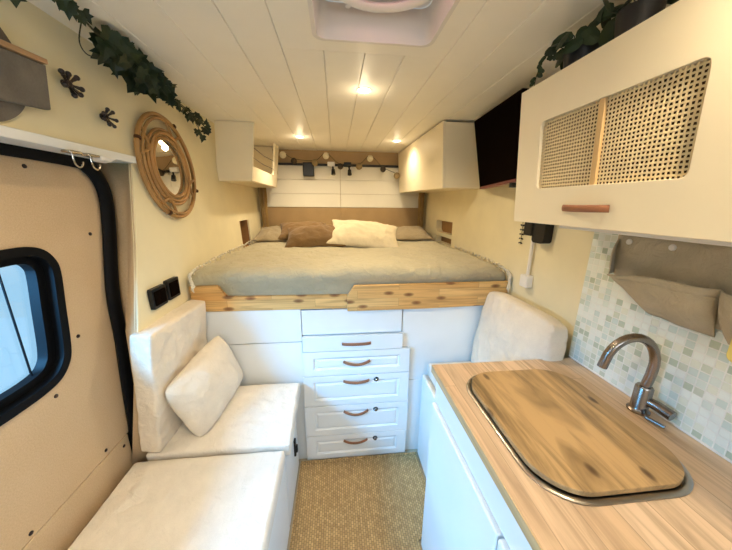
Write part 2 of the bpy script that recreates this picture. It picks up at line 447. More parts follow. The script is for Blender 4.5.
# sliding door on the left: fibreboard, black-framed window, seal
DX = -.82
dr = bpy.data.objects.new('door_1', None); C.objects.link(dr); dr.location = (DX, 0, 0); tag(dr, kind='structure')
winr = [(v.x, v.y) for v in spline([(.68, .922, 0), (.76, .926, 0), (.815, .940, 0), (.850, .972, 0), (.868, 1.02, 0), (.884, 1.14, 0), (.897, 1.245, 0), (.890, 1.285, 0), (.866, 1.315, 0), (.825, 1.329, 0), (.76, 1.329, 0)], 4)]
win_out = winr + [(-.06, 1.329), (-.11, 1.29), (-.13, 1.25), (-.13, .99), (-.10, .94), (-.05, .926)]
panel = [(-.2, .578), (1.0, .578), (1.03, .75), (1.035, .95), (1.06, 1.14), (1.10, 1.33), (1.12, 1.44), (1.115, 1.50), (1.09, 1.545), (1.05, 1.57), (-.2, 1.575)]
MB().prism(panel, [win_out[::-1]], 'yz', DX-.012, DX).build('upper_panel', M['fibre'], dr, smooth=False, bevel=.0025)
MB().box((DX-.012, -.2, .30), (DX, .995, .573)).build('lower_panel', M['fibre'], dr, smooth=False, bevel=.0025)
MB().box((DX-.03, -.2, .30), (DX-.024, .62, .93)).box((DX-.03, -.2, 1.33), (DX-.024, 1.1, 1.62)).box((DX-.03, .9, .3), (DX-.024, 1.18, 1.62)).build('door_skin', M['black'], dr, smooth=False)
for y, z in ((.882, 1.538), (1.035, 1.343), (.904, 1.034), (.794, .898), (.895, .599), (.967, .544), (.641, .593), (.50, .60), (.45, .88), (.3, 1.54)):
    MB().lathe([(0, .0035), (.003, .0035), (.0055, .002), (.006, 0)], (DX, y, z), (1, 0, 0), 10).build('screw', M['screw'], dr)
seal = [(-.2, 1.585), (.7, 1.583), (1.00, 1.578), (1.065, 1.562), (1.105, 1.52), (1.118, 1.46), (1.105, 1.36), (1.075, 1.22), (1.055, 1.10), (1.050, .96), (1.035, .80), (1.022, .62), (1.012, .40)]
MB().tube(spline([(DX+.012, y, z) for y, z in seal], 6), .026, 12, .6, upv=(1, 0, 0)).build('door_seal', M['rubber'], dr)
# window of the sliding door
wn = bpy.data.objects.new('window_1', None); C.objects.link(wn); wn.location = (DX, .4, 1.1); tag(wn, kind='structure')
def inset(P, d):
    out = []; n = len(P)
    for i in range(n):
        a, b, c_ = Vector(P[i-1]), Vector(P[i]), Vector(P[(i+1) % n])
        e1 = (b-a).normalized(); e2 = (c_-b).normalized(); nn = (Vector((-e1.y, e1.x))+Vector((-e2.y, e2.x))).normalized()
        out.append(tuple(b+nn*d))
    return out
w_mid = inset(win_out, .022); w_in = inset(win_out, .044)
MB().prism(inset(win_out, -.002), [w_mid[::-1]], 'yz', DX-.028, DX+.006).build('window_frame', M['rubber'], wn, bevel=.004)
fr = MB().prism(inset(win_out, .018), [w_in[::-1]], 'yz', DX-.045, DX-.018).build('window_gasket', M['rubber'], wn, bevel=.004)
MB().prism(inset(win_out, .038), [], 'yz', DX-.040, DX-.037).build('window_glass', M['glass'], wn, smooth=False)
MB().box((DX-.036, .782, .96), (DX-.032, .785, 1.30)).build('window_divider', M['rubber'], wn, smooth=False)

# pillar face between door seal and wall
jm = MB(); rows = []
for z, ys, ye in ((1.60, 1.155, 1.172), (1.45, 1.15, 1.13), (1.30, 1.13, 1.09), (1.15, 1.095, 1.04), (1.0, 1.075, .985), (.8, 1.06, .98), (.40, 1.035, .975)):
    rows.append([Vector((DX-.03, ys-.01, z)), Vector((DX+.03, max(ys, ye)+.025, z)), Vector((DX+.07, ye+.02, z)), Vector((wx(z)-.004, ye+.001, z))])
for A, B in zip(rows, rows[1:]):
    for k in range(3): jm.bm.faces.new([jm.bm.verts.new(p) for p in (A[k], A[k+1], B[k+1], B[k])])
bmesh.ops.remove_doubles(jm.bm, verts=jm.bm.verts, dist=1e-5)
o = jm.build('trim_5', M['fibre'], ang=80); so = o.modifiers.new('s', 'SOLIDIFY'); so.thickness = .004; tag(o, kind='structure')
# white rail board above the door
tag(MB().box((-.87, -1.25, 1.583), (wx(1.6)+.020, 1.165, 1.607)).build('trim_6', M['white'], bevel=.002), kind='structure')


# ------------------------------------------------------------------ soft things
def cushion(name, mat, size, puff=.3, seed=0, wr=.004, edge=.45, nx=40, ny=28, corner=.0, parent=None, sag=0.0, rnd_=0.0):
    """pillow/cushion lying in xy, centre at origin. edge = thickness fraction kept at the rim; corner = pull-in of the sides between corners"""
    sx, sy, sz = size; b = MB(); off = Vector((seed*3.1, seed*1.7, 0)); top = {}; bot = {}
    def sup(t): return max(0.0, 1-abs(t)**4)**.5
    for i in range(nx+1):
        for j in range(ny+1):
            u, v = -1+2*i/nx, -1+2*j/ny
            # ease towards the rim
            uu = sin(u*pi/2)**1 if edge < .2 else u; vv = sin(v*pi/2) if edge < .2 else v
            x = uu*sx/2*(1-corner*(1-vv*vv)*abs(uu)); y = vv*sy/2*(1-corner*(1-uu*uu)*abs(vv))
            if rnd_:
                x *= 1-rnd_*(vv*vv)**3; y *= 1-rnd_*(uu*uu)**3
            prof = (max(0, 1-uu**6)*max(0, 1-vv**6))**.5
            dome = (1-uu*uu)*(1-vv*vv)
            h = sz/2*((edge+(1-edge-puff)*prof + puff*dome) if edge >= .2 else (prof*.45+dome*.55))
            nzv = noise.fractal(Vector((x*9, y*9, seed))+off, 1, 2, 4) + .9*(1-min(1, abs(noise.noise(Vector((x*8+y*5, y*6-x*3, seed*1.3))))*7))
            rad = noise.noise(Vector((x*30, y*30, seed*2)))
            w1 = wr*(nzv+.35*rad)
            top[i, j] = b.bm.verts.new((x, y, h+w1*(.3+.7*prof)-sag*dome))
            bot[i, j] = b.bm.verts.new((x, y, -h+w1*.5))
    for i in range(nx):
        for j in range(ny):
            b.bm.faces.new((top[i, j], top[i+1, j], top[i+1, j+1], top[i, j+1]))
            b.bm.faces.new((bot[i, j+1], bot[i+1, j+1], bot[i+1, j], bot[i, j]))
    for i in range(nx):
        b.bm.faces.new((bot[i, 0], bot[i+1, 0], top[i+1, 0], top[i, 0])); b.bm.faces.new((top[i, ny], top[i+1, ny], bot[i+1, ny], bot[i, ny]))
    for j in range(ny):
        b.bm.faces.new((top[0, j], top[0, j+1], bot[0, j+1], bot[0, j])); b.bm.faces.new((bot[nx, j], bot[nx, j+1], top[nx, j+1], top[nx, j]))
    if edge < .2: bmesh.ops.remove_doubles(b.bm, verts=b.bm.verts, dist=.0008)
    o = b.build(name, mat, parent, local=True, ang=180, subsurf=1)
    if edge >= .2:
        bv = o.modifiers.new('b', 'BEVEL'); bv.width = min(.02, sz*.22); bv.segments = 3; bv.limit_method = 'ANGLE'; bv.angle_limit = radians(60)
        o.modifiers.move(1, 0)
    return o

def orient(o, loc, X, Y):
    """place so that local x -> X, local y -> Y (roughly), z -> normal"""
    X = Vector(X).normalized(); Z = X.cross(Vector(Y)).normalized(); Y = Z.cross(X)
    mt = Matrix((X, Y, Z)).transposed().to_4x4(); o.rotation_euler = mt.to_euler(); o.location = loc
    return o

# ------------------------------------------------------------------ bed
bed = thing('bed_platform', 'raised bed platform with knotty pine front boards across the rear of the van', 'bed', (.1, YB, 0))
MB().prism([(-.695, .935), (.06, .932), (.06, 1.003), (-.53, 1.008), (-.568, 1.066), (-.695, 1.064)], [], 'xz', YB-.008, YB+.014).build('front_board', M['pine'], bed, bevel=.003)
tag(MB().prism([(.05, .924), (.45, .926), (.895, .936), (.895, 1.062), (.085, 1.057), (.05, 1.006)], [], 'xz', YB-.03, YB-.009).build('front_board', M['pine'], bed, bevel=.003), 'right-hand pine board with darker knots, set slightly in front')
MB().box((-.69, YB+.02, .965), (.895, YR-.012, .995)).build('slat_base', M['pine'], bed)

# mattress under a fitted sheet
def mattress():
    b = MB(); nx, ny = 80, 60; x0, x1, y0, y1 = -.69, .885, YB+.019, YR-.03; rows = []
    prof = [(0.0, 1.0), (.0, 1.05), (-.022, 1.078), (-.026, 1.10), (-.014, 1.122), (.02, 1.137), (.07, 1.142)]
    ys = [(y0+a, z) for a, z in prof] + [(y0+.07+(y1-y0-.07)*k/ny, 1.142) for k in range(1, ny+1)]
    for j, (y, z) in enumerate(ys):
        r = []
        for i in range(nx+1):
            x = x0+(x1-x0)*i/nx
            wob = noise.fractal(Vector((x*3.2, y*3.2, 4)), 1, 2, 4)*.012 + (1-abs(noise.noise(Vector((x*7+y*4, y*3-x*2, 1))))*2)**3*.006 if True else 0
            front = 1 if j < 7 else max(0, 1-(y-y0-.07)/.3)
            fold = front*sin(x*9+3*noise.noise(Vector((x*4, 0, 0))))*.004
            ed = min(1, min(x-x0, x1-x)/.07); drop = (1-ed)**2*.035
            if j < 6: drop *= j/6
            yy = y + (noise.noise(Vector((x*6, z*22, 8)))*.004 if j < 7 else 0) - (.004*sin(x*7) if j < 6 else 0)
            zz = z + (wob if j > 3 else wob*.3) - drop + fold*(j/7 if j < 7 else 1)
            if j == 0: zz = .999
            r.append(b.bm.verts.new((x, yy, zz)))
        rows.append(r)
    for A, B in zip(rows, rows[1:]):
        for i in range(nx): b.bm.faces.new((A[i], A[i+1], B[i+1], B[i]))
    # close: sides, back and underside
    L = [r[0] for r in rows]; R = [r[-1] for r in rows]; Bk = rows[-1]
    def down(v): return b.bm.verts.new((v.co.x, v.co.y, .999))
    for line in (L, R, Bk):
        D = [down(v) for v in line]
        for k in range(len(line)-1): b.bm.faces.new((line[k], line[k+1], D[k+1], D[k]))
    b.bm.faces.new([b.bm.verts.new(p) for p in ((x0, y0, .999), (x1, y0, .999), (x1, y1, .999), (x0, y1, .999))])
    bmesh.ops.remove_doubles(b.bm, verts=b.bm.verts, dist=.0005)
    o = b.build('mattress', M['sheet'], ang=180)
    return recenter(o, (.1, 2.1, 1.03))
tag(mattress(), 'wide mattress under a grey-green fitted sheet on the pine bed platform', 'mattress')

o = cushion('pillow', M['brown'], (.44, .30, .14), seed=1, edge=.05, wr=.012, corner=.10, sag=.0)
orient(o, (-.155, 2.14, 1.205), (1, .04, .03), (.05, .9, .38)); tag(o, 'brown linen pillow in front, its right end under the cream pillow', 'pillow')
o = cushion('pillow', M['brown'], (.40, .30, .12), seed=2, edge=.05, wr=.012, corner=.10)
orient(o, (-.27, 2.40, 1.225), (1, .1, .02), (-.05, .9, .30)); tag(o, 'second brown pillow mostly hidden behind the front brown one', 'pillow')
o = cushion('pillow', M['creampillow'], (.54, .34, .15), seed=3, edge=.05, wr=.012, corner=.10)
orient(o, (.215, 2.14, 1.22), (1, -.08, -.10), (.1, .9, .42)); tag(o, 'large cream pillow lying across the middle of the bed', 'pillow')
o = cushion('pillow', M['taupe'], (.36, .46, .10), seed=4, edge=.05, wr=.01, corner=.08)
orient(o, (-.485, 2.47, 1.19), (1, .1, -.02), (0, .95, .12)); tag(o, 'taupe pillow in the left rear corner of the bed', 'pillow')
o = cushion('pillow', M['taupe'], (.36, .44, .09), seed=5, edge=.05, wr=.01, corner=.08)
orient(o, (.66, 2.52, 1.19), (1, -.1, .02), (0, .95, .12)); tag(o, 'taupe pillow in the right rear corner of the bed', 'pillow')

# lace edging at the bed ends
def lace_runner(name, pts, label):
    b = MB(); P = spline(pts, 10)
    for i, p in enumerate(P):
        j = Vector((noise.noise(p*40), noise.noise(p*47+Vector((9, 0, 0))), noise.noise(p*53)))*.006
        b.sphere(p+j, .0075, 6)
        if i % 2 == 0:
            b.tube([p, p+Vector((.003*sin(i), -.004, -.013)), p+Vector((.004*cos(i), -.008, -.024))], .0028, 6)
    o = b.build(name, M['lace']); recenter(o, pts[0]); return tag(o, label, 'lace', 'lace edging at the bed ends')
lace_runner('lace_trim', [(-.665, 1.325, 1.065), (-.672, 1.33, 1.10), (-.67, 1.36, 1.135), (-.675, 1.7, 1.148), (-.68, 2.1, 1.148), (-.685, 2.5, 1.15)], 'white lace edging between mattress and left wall')
lace_runner('lace_trim', [(.885, 1.31, 1.03), (.89, 1.31, 1.075), (.885, 1.34, 1.12), (.885, 1.6, 1.14), (.885, 2.0, 1.145)], 'white lace edging between mattress and right wall')

# ------------------------------------------------------------------ under the bed: plank panels, drawer stack
ul = thing('storage_panel', 'white two-plank storage panel under the left half of the bed', 'panel', (-.44, YB, 0))
MB().box((-.72, YB, .753), (-.185, YB+.016, .931)).build('plank', M['white'], ul, bevel=.002)
MB().box((-.72, YB, .0), (-.185, YB+.016, .749)).build('plank', M['white'], ul, bevel=.002)
ur = thing('storage_panel', 'cream-white storage panel under the right half of the bed behind the seat', 'panel', (.64, YB, 0))
MB().box((.345, YB+.004, .49), (.895, YB+.018, .93)).build('plank', M['white'], ur, bevel=.002)
MB().box((.392, YB+.004, 0), (.895, YB+.018, .487)).build('plank', M['white'], ur, bevel=.002)

du = thing('drawer_unit', 'white five-drawer chest with leather pulls under the middle of the bed', 'drawers', (.1, YB, 0))
MB().box((-.18, YB+.02, 0), (.385, YB+.5, .92)).build('body', M['white'], du)
MB().box((-.181, YB-.002, .789), (.339, YB+.018, .925)).build('top_panel', M['white'], du, bevel=.002)

def strap_handle(parent, cx, cz, w_, droop, y, tilt=0, proj=.018):
    pts = []
    for k in range(13):
        t = k/12; s_ = sin(t*pi)
        pts.append((cx-w_/2+w_*t, y-.004-proj*s_**.6*.8, cz-droop*s_+tilt*(t-.5)))
    b = MB().tube(pts, .0085, 8, .30, upv=(0, 1, 0))
    h = b.build('handle', M['leather'], parent)
    for t in (0, -1): MB().lathe([(.004, 0), (.004, .004), (.002, .006), (0, .006)], (pts[t][0]+(.006 if t == 0 else -.006), y-.004, pts[t][2]), (0, -1, 0), 8).build('rivet', M['bronze'], h)
    return h
def lock(parent, cx, cz, y):
    MB().lathe([(.0, .012), (.007, .012), (.009, .010), (.010, .0), (.014, 0)][::-1], (cx, y, cz), (0, -1, 0), 16).build('lock', M['steel'], parent)

ZD = [(.785, .702, -.181, .343, 0), (.698, .558, -.184, .386, 1), (.554, .370, -.187, .387, 1), (.366, .176, -.189, .390, 1), (.172, .012, -.187, .388, 1)]
hand = [(.096, .743, .150, -.002), (.098, .640, .142, .014), (.096, .522, .140, .005), (.094, .331, .136, .016), (.092, .134, .136, .010)]
for (zt, zb, xa, xb, rp), (hx, hz, hw, dp) in zip(ZD, hand):
    yf = YB-.022
    d = MB()
    if rp:
        o_ = [(xa, zb), (xb, zb), (xb, zt), (xa, zt)]
        mx, mz = .055, .036
        hole = [(xa+mx, zb+mz), (xb-mx, zb+mz), (xb-mx, zt-mz), (xa+mx, zt-mz)]
        d.prism(o_, [hole[::-1]], 'xz', yf, YB-.001)
        # moulded slope and raised field
        def ring(o1, y1, o2, y2):
            A = [d.bm.verts.new((x, y1, z)) for x, z in o1]; B = [d.bm.verts.new((x, y2, z)) for x, z in o2]
            for k in range(4): d.bm.faces.new((A[k], A[(k+1) % 4], B[(k+1) % 4], B[k]))
            return B
        def ins(P, e): return [(P[0][0]+e, P[0][1]+e), (P[1][0]-e, P[1][1]+e), (P[2][0]-e, P[2][1]-e), (P[3][0]+e, P[3][1]-e)]
        h1 = ins(hole, .007); h2 = ins(hole, .011); h3 = ins(hole, .020)
        ring(hole, yf, h1, yf+.007); ring(h1, yf+.007, h2, yf+.007); B = ring(h2, yf+.007, h3, yf+.002)
        d.bm.faces.new(B)
    else:
        d.box((xa, yf, zb), (xb, YB-.001, zt))
    dd = d.build('drawer', M['white'], du, smooth=False, bevel=.0018)
    strap_handle(dd, hx, hz, hw, dp, yf)
    if zt < .56: lock(dd, .205, hz+.0, yf)

# ------------------------------------------------------------------ left bench
bn = thing('bench_box', 'white bench box along the left side under the two seat cushions', 'bench', (-.5, .3, 0))
MB().box((-.80, -.6, 0), (-.245, YB-.03, .40)).build('body', M['white'], bn, bevel=.002)
MB().box((-.243, .995, .01), (-.232, YB-.035, .395)).build('door', M['white'], bn, bevel=.002)
dn = MB().box((-.243, .58, .01), (-.232, .985, .395)).build('door', M['white'], bn, bevel=.002)
MB().box((-.243, .15, .01), (-.232, .57, .395)).build('door', M['white'], bn, bevel=.002)
lt = MB().box((-.232, 1.19, .19), (-.222, 1.215, .285)).box((-.224, 1.194, .21), (-.214, 1.211, .25)).build('latch', M['black'], bn, bevel=.003)

def seat_cushion(label, x0, x1, y0, y1, z0, z1, seed, tilt=0):
    o = cushion('seat_cushion', M['linen_cushion'], (x1-x0, y1-y0, z1-z0), puff=.16, seed=seed, edge=.74, wr=.006, nx=48, ny=48)
    o.location = ((x0+x1)/2, (y0+y1)/2, (z0+z1)/2); o.rotation_euler = (tilt, 0, 0); return tag(o, label, 'cushion', None)
seat_cushion('square white canvas seat cushion below the drawers, at the far end of the left bench', -.755, -.203, .968, YB-.038, .44, .53, 11, .16)
seat_cushion('long white canvas seat cushion nearest the camera on the left bench', -.79, -.222, -.45, .960, .403, .488, 12)
# back cushion
o = cushion('back_cushion', M['linen_pillow'], (.38, .50, .105), puff=.22, seed=13, edge=.70, wr=.007, nx=40, ny=48)
orient(o, (-.696, 1.152, .752), (.06, 1, 0), (.10, 0, 1)); tag(o, 'thick upright cream canvas back cushion leaning on the left wall', 'cushion')
o = cushion('throw_pillow', M['linen_pillow'], (.345, .29, .15), seed=14, edge=.05, wr=.010, corner=.0, rnd_=.07)
orient(o, (-.568, 1.150, .672), (.08, .30, .08), (-.07, -.05, .26)); tag(o, 'small rectangular cream pillow propped against the upright back cushion', 'pillow')

# ------------------------------------------------------------------ right bench
rb = thing('bench_box', 'white bench box between the kitchen counter and the bed', 'bench', (.68, 1.1, 0))
MB().box((.475, .90, 0), (.89, YB-.002, .52)).build('body', M['white'], rb, bevel=.002)
MB().box((.462, .905, .01), (.474, YB-.025, .535)).build('door', M['white'], rb, bevel=.003)
MB().box((.450, 1.10, .40), (.462, 1.115, .47)).build('latch', M['steel'], rb, bevel=.003)
o = cushion('seat_cushion', M['linen_cushion'], (.39, .42, .09), puff=.12, seed=21, edge=.78, wr=.004, nx=30, ny=30)
o.location = (.685, 1.125, .568); tag(o, 'cream seat cushion mostly hidden behind the far end of the kitchen counter', 'cushion')
o = cushion('back_cushion', M['linen_pillow'], (.49, .46, .15), puff=.38, seed=22, edge=.40, wr=.008, rnd_=.09, nx=40, ny=40)
orient(o, (.796, 1.100, .800), (0, -1, 0.0), (.14, 0, 1)); tag(o, 'plump cream back cushion leaning on the right wall beyond the wooden counter', 'cushion')

# ------------------------------------------------------------------ kitchen
kc = thing('kitchen_cabinet', 'white kitchen base cabinet under the oak worktop on the right', 'cabinet', (.62, .3, 0))
MB().box((.372, -.6, 0), (.895, .868, .745)).box((.372, .85, .7455), (.895, .868, .853)).box((.880, -.6, .7455), (.895, .849, .853)).box((.372, -.6, .7455), (.879, .30, .853)).build('body', M['white'], kc, bevel=.002)
MB().box((.356, -.5, .742), (.371, .866, .852)).build('fascia', M['white'], kc, bevel=.002)
dd = MB().box((.346, .43, .01), (.371, .866, .733)).build('door', M['white'], kc, bevel=.004)
dd = MB().box((.346, -.05, .01), (.371, .424, .733)).build('door', M['white'], kc, bevel=.004)

SKX0, SKX1, SKY0, SKY1 = .398, .775, .365, .80
wt = MB()
sink_hole = rrect(SKX0+.02, SKY0+.02, SKX1-.02, SKY1-.02, .085, 8)
wt.prism([(.340, -.6), (.897, -.6), (.897, .875), (.340, .875)], [sink_hole[::-1]], 'xy', .857, .885)
wto = wt.build('worktop', M['counter'], bevel=.0008, smooth=False)
recenter(wto, (.6, .2, .857)); tag(wto, 'long oak plank worktop along the right wall with a sink let in', 'worktop')
MB().box((.3372, -.6, .857), (.3398, .875, .8845)).build('edge_band', M['counteredge'], wto, bevel=.0004)

sk = thing('sink', 'stainless steel sink sunk in the oak worktop beneath a wooden lid', 'sink', (.58, .58, .885))
ro = rrect(SKX0, SKY0, SKX1, SKY1, .10, 10); ri = rrect(SKX0+.03, SKY0+.03, SKX1-.03, SKY1-.03, .075, 10)
MB().tube([(x, y, .887) for x, y in rrect(SKX0+.006, SKY0+.006, SKX1-.006, SKY1-.006, .095, 10)], .007, 10, .55, closed=True, upv=(0, 0, 1)).build('rim', M['rim'], sk)
bs = MB(); levels = [(SKX0+.012, SKY0+.012, SKX1-.012, SKY1-.012, .09, .887), (SKX0+.024, SKY0+.024, SKX1-.024, SKY1-.024, .08, .884), (SKX0+.034, SKY0+.034, SKX1-.034, SKY1-.034, .07, .77), (SKX0+.06, SKY0+.06, SKX1-.06, SKY1-.06, .05, .755)]
prev = None
for a, b_, c_, d_, r_, z_ in levels:
    R_ = [bs.bm.verts.new((x, y, z_)) for x, y in rrect(a, b_, c_, d_, r_, 8)]
    if prev:
        for k in range(len(R_)): bs.bm.faces.new((prev[k], prev[(k+1) % len(R_)], R_[(k+1) % len(R_)], R_[k]))
    prev = R_
bs.bm.faces.new(prev); bs.build('basin', M['rim'], sk, ang=50)
lid = MB().prism(rrect(SKX0+.012, SKY0+.013, SKX1-.012, SKY1-.012, .095, 12), [], 'xy', .8915, .9035).build('wooden_board', M['lid'], bevel=.003, ang=50)
recenter(lid, (.58, .58, .8915)); tag(lid, 'rounded brown wooden board covering the sink', 'board')

fc = thing('faucet', 'brushed steel swan-neck faucet standing between the sink lid and the tiled wall', 'faucet', (.862, .585, .885))
MB().lathe([(.026, 0), (.026, .005), (.022, .009), (.020, .013), (.020, .075), (.017, .080), (0, .080)], (.862, .585, .885), (0, 0, 1), 28).build('base', M['steel'], fc)
sp = [(.862, .585, .955), (.866, .582, 1.0), (.868, .582, 1.035)]
cxr = .805
for k in range(1, 13):
    a = radians(0+ k*13.5); sp.append((cxr+.063*cos(a), .582+.0018*k, 1.035+.075*sin(a)))
sp.append((.738, .606, 1.018))
MB().tube(sp, [.0118]*len(sp), 16).build('spout', M['steel'], fc)
MB().tube([(.862, .585, .925), (.875, .555, .922), (.880, .52, .917)], [.012, .014, .0145], 16).build('lever', M['steel'], fc)
MB().tube([(.86, .568, .90), (.838, .545, .896), (.850, .51, .896)], .0045, 8).build('lever_pin', M['steel'], fc)

for ch in fc.children:
    pass
fc.location = (.850, .595, .885)

ts = MB().box((.8885, -.6, .886), (.8985, .887, 1.372)).build('tile_backsplash', M['mosaic'], smooth=False)
recenter(ts, (.8935, .2, .886)); tag(ts, 'pale green and white glass mosaic tiles on the wall behind the faucet', 'tiles')
o = MB().tube([(.888, -.6, .887), (.888, .885, .887)], .0035, 8).build('silicone_bead', M['plastic'], ts)

# cane-fronted wall cabinet
CX = .60; CY0, CY1 = .353, .935; CZ0, CZ1 = 1.396, 1.79
cc = thing('wall_cabinet', 'cream wall cabinet with cane door panels above the kitchen counter', 'cabinet', (.75, .35, CZ0))
bd = MB()
bd.box((CX+.020, -.28, CZ0+.006), (XR-.004, CY1-.004, CZ0+.022)); bd.box((CX+.020, -.28, CZ1-.018), (XR-.004, CY1-.004, CZ1-.002))
bd.box((CX+.020, CY1-.020, CZ0+.023), (XR-.004, CY1-.004, CZ1-.019)); bd.box((XR-.016, -.28, CZ0+.023), (XR-.004, CY1-.021, CZ1-.019)); bd.box((CX+.020, -.28, CZ0+.023), (XR-.017, -.264, CZ1-.019))
bd.build('body', M['satin'], cc)
def cane_door(y0, y1):
    g0, g1 = y0+.100, y1-.100; h0, h1 = CZ0+.103, CZ0+.287
    dm = MB().prism([(y0, CZ0), (y1, CZ0), (y1, CZ1), (y0, CZ1)], [rrect(g0, h0, g1, h1, .014, 5)[::-1]], 'yz', CX, CX+.018).build('door', M['satin'], cc, smooth=False, bevel=.0015)
    cm = (g0+g1)/2
    MB().box((CX+.002, cm-.007, h0-.006), (CX+.010, cm+.007, h1+.006)).build('centre_strip', M['strip'], dm, bevel=.001)
    # woven cane webbing, strand over strand with open holes
    cw = MB(); pit = .0086; wd = .0021; xb = CX+.009
    ny = int((g1-g0+.012)/pit); nz = int((h1-h0+.012)/pit)
    for i in range(ny):
        y = g0-.006+pit*(i+.5)
        pts = [(xb+(.0009 if (i+j) % 2 else -.0009), y+.0004*sin(j*1.7+i), h0-.006+pit*(j+.5)) for j in range(-1, nz+1)]
        cw.tube(pts, wd, 4, .28, upv=(1, 0, 0))
    for j in range(nz):
        z = h0-.006+pit*(j+.5)
        pts = [(xb+(-.0009 if (i+j) % 2 else .0009), g0-.006+pit*(i+.5), z+.0004*sin(i*1.3+j)) for i in range(-1, ny+1)]
        cw.tube(pts, wd, 4, .28, upv=(1, 0, 0))
    cw.build('cane_panel', M['cane'], dm, smooth=False)
    MB().box((CX+.0185, g0-.02, h0-.02), (CX+.0195, g1+.02, h1+.02)).build('shade_backing', M['thin_sheet'], dm, smooth=False)  # added dark sheet so the cane holes look as dim as a shaded interior
    return dm
dm = cane_door(CY0, CY1)
cane_door(-.27, CY0-.006)
pts = []
for k in range(13):
    t = k/12; s_ = sin(t*pi); pts.append((CX-.004-.020*s_**.6, .718-.134*t, 1.444-.001*s_))
hh = MB().tube(pts, .0085, 8, .30, upv=(1, 0, 0)).build('handle', M['leather'], dm)
for t in (0, -1): MB().lathe([(.0045, 0), (.0045, .004), (.002, .006), (0, .006)], (CX-.004, pts[t][1]+(-.007 if t == 0 else .007), pts[t][2]), (-1, 0, 0), 10).build('rivet', M['bronze'], hh)
MB().box((.70, -.25, CZ0-.016), (.86, .84, CZ0+.005)).build('light_strip', M['plastic'], cc, bevel=.002)

def lean(o):
    for v in o.data.vertices:
        wz = v.co.z + CZ0 if True else 0
        k = min(1, max(0, (.90-(v.co.x+.75))/.30)); v.co.x += (.018-.032*(wz-CZ0)/(CZ1-CZ0))*k
    for ch in o.children: lean(ch)
for ch in cc.children: lean(ch)

# ------------------------------------------------------------------ rear overhead cabinets
lc = thing('overhead_cabinet', 'cream overhead cabinet with open corded side, above the left of the bed', 'cabinet', (-.61, 2.4, 1.585))
q = MB()
q.hexa([(-.742, 1.955, 1.580), (-.530, 1.955, 1.585), (-.530, 1.972, 1.585), (-.742, 1.972, 1.580)], [(-.722, 1.955, 1.927), (-.490, 1.955, 1.927), (-.490, 1.972, 1.927), (-.722, 1.972, 1.927)])
q.build('front_panel', M['satin'], lc, bevel=.001)
# side face leans with the front; opening with cords, lower apron
def sx(z): return -.530+(z-1.585)/(1.927-1.585)*.040
def slab(b, y0, y1, z0, z1, th=.014):
    b.hexa([(sx(z0)-th, y0, z0), (sx(z0), y0, z0), (sx(z0), y1, z0), (sx(z0)-th, y1, z0)], [(sx(z1)-th, y0, z1), (sx(z1), y0, z1), (sx(z1), y1, z1), (sx(z1)-th, y1, z1)])
q = MB(); slab(q, 1.973, 2.58, 1.585, 1.675); slab(q, 2.581, 2.74, 1.585, 1.927)
q.build('side_panel', M['satin'], lc, bevel=.001)
MB().box((-.742, 1.973, 1.582), (-.546, 2.74, 1.592)).build('bottom_panel', M['satin'], lc)
MB().box((-.742, 2.73, 1.593), (-.546, 2.74, 1.925)).build('end_panel', M['satin'], lc)
MB().tube([(sx(1.80)-.004, 1.974, 1.785), (sx(1.8)-.004, 2.25, 1.776), (sx(1.8)-.004, 2.58, 1.788)], .0022, 6).build('cord', M['wrap'], lc)
MB().tube([(sx(1.72)-.004, 1.974, 1.728), (sx(1.72)-.004, 2.25, 1.718), (sx(1.72)-.004, 2.58, 1.725)], .0022, 6).build('cord', M['wrap'], lc)

rc = thing('overhead_cabinet', 'closed cream overhead cabinet with a small keyhole, above the right of the bed', 'cabinet', (.77, 2.3, 1.55))
q = MB()
q.hexa([(.672, 1.745, 1.548), (.896, 1.745, 1.548), (.896, YR-.03, 1.560), (.646, YR-.03, 1.560)], [(.648, 1.745, 1.918), (.896, 1.745, 1.918), (.896, YR-.03, 1.926), (.622, YR-.03, 1.926)])
q.build('body', M['satin'], rc, bevel=.0015)
q = MB()
q.hexa([(.654, 1.742, 1.546), (.671, 1.742, 1.546), (.645, YR-.03, 1.558), (.628, YR-.03, 1.558)], [(.630, 1.742, 1.922), (.647, 1.742, 1.922), (.621, YR-.03, 1.920), (.604, YR-.03, 1.920)])
dr2 = q.build('door', M['satin'], rc, bevel=.002)
MB().lathe([(.011, 0), (.011, .004), (.005, .006), (0, .006)], (.640, 2.33, 1.64), (-1, 0, 0), 12).build('lock', M['bronze'], dr2)

# television hanging in front of the right cabinet's end
tv = thing('television', 'black flat television hanging on the right between the two cabinets', 'television', (.80, 1.40, 1.50))
q = MB(); q.hexa([(.712, 1.10, 1.553), (.740, 1.10, 1.553), (.886, 1.66, 1.553), (.858, 1.67, 1.553)], [(.690, 1.10, 1.868), (.718, 1.10, 1.868), (.812, 1.66, 1.905), (.784, 1.67, 1.905)])
q.build('screen', M['screen'], tv, bevel=.003)
q = MB(); q.hexa([(.712, 1.10, 1.540), (.742, 1.10, 1.540), (.888, 1.66, 1.540), (.858, 1.67, 1.540)], [(.711, 1.10, 1.5525), (.742, 1.10, 1.5525), (.888, 1.66, 1.5525), (.857, 1.67, 1.5525)])
tag(q.build('lower_edge', M['redtrim'], tv, bevel=.002), 'dark red lower edge')
MB().box((.80, 1.33, 1.66), (.898, 1.42, 1.76)).build('wall_bracket', M['black'], tv)
MB().tube([(.745, 1.16, 1.541), (.745, 1.16, 1.522)], .018, 10).build('sensor', M['black'], tv)

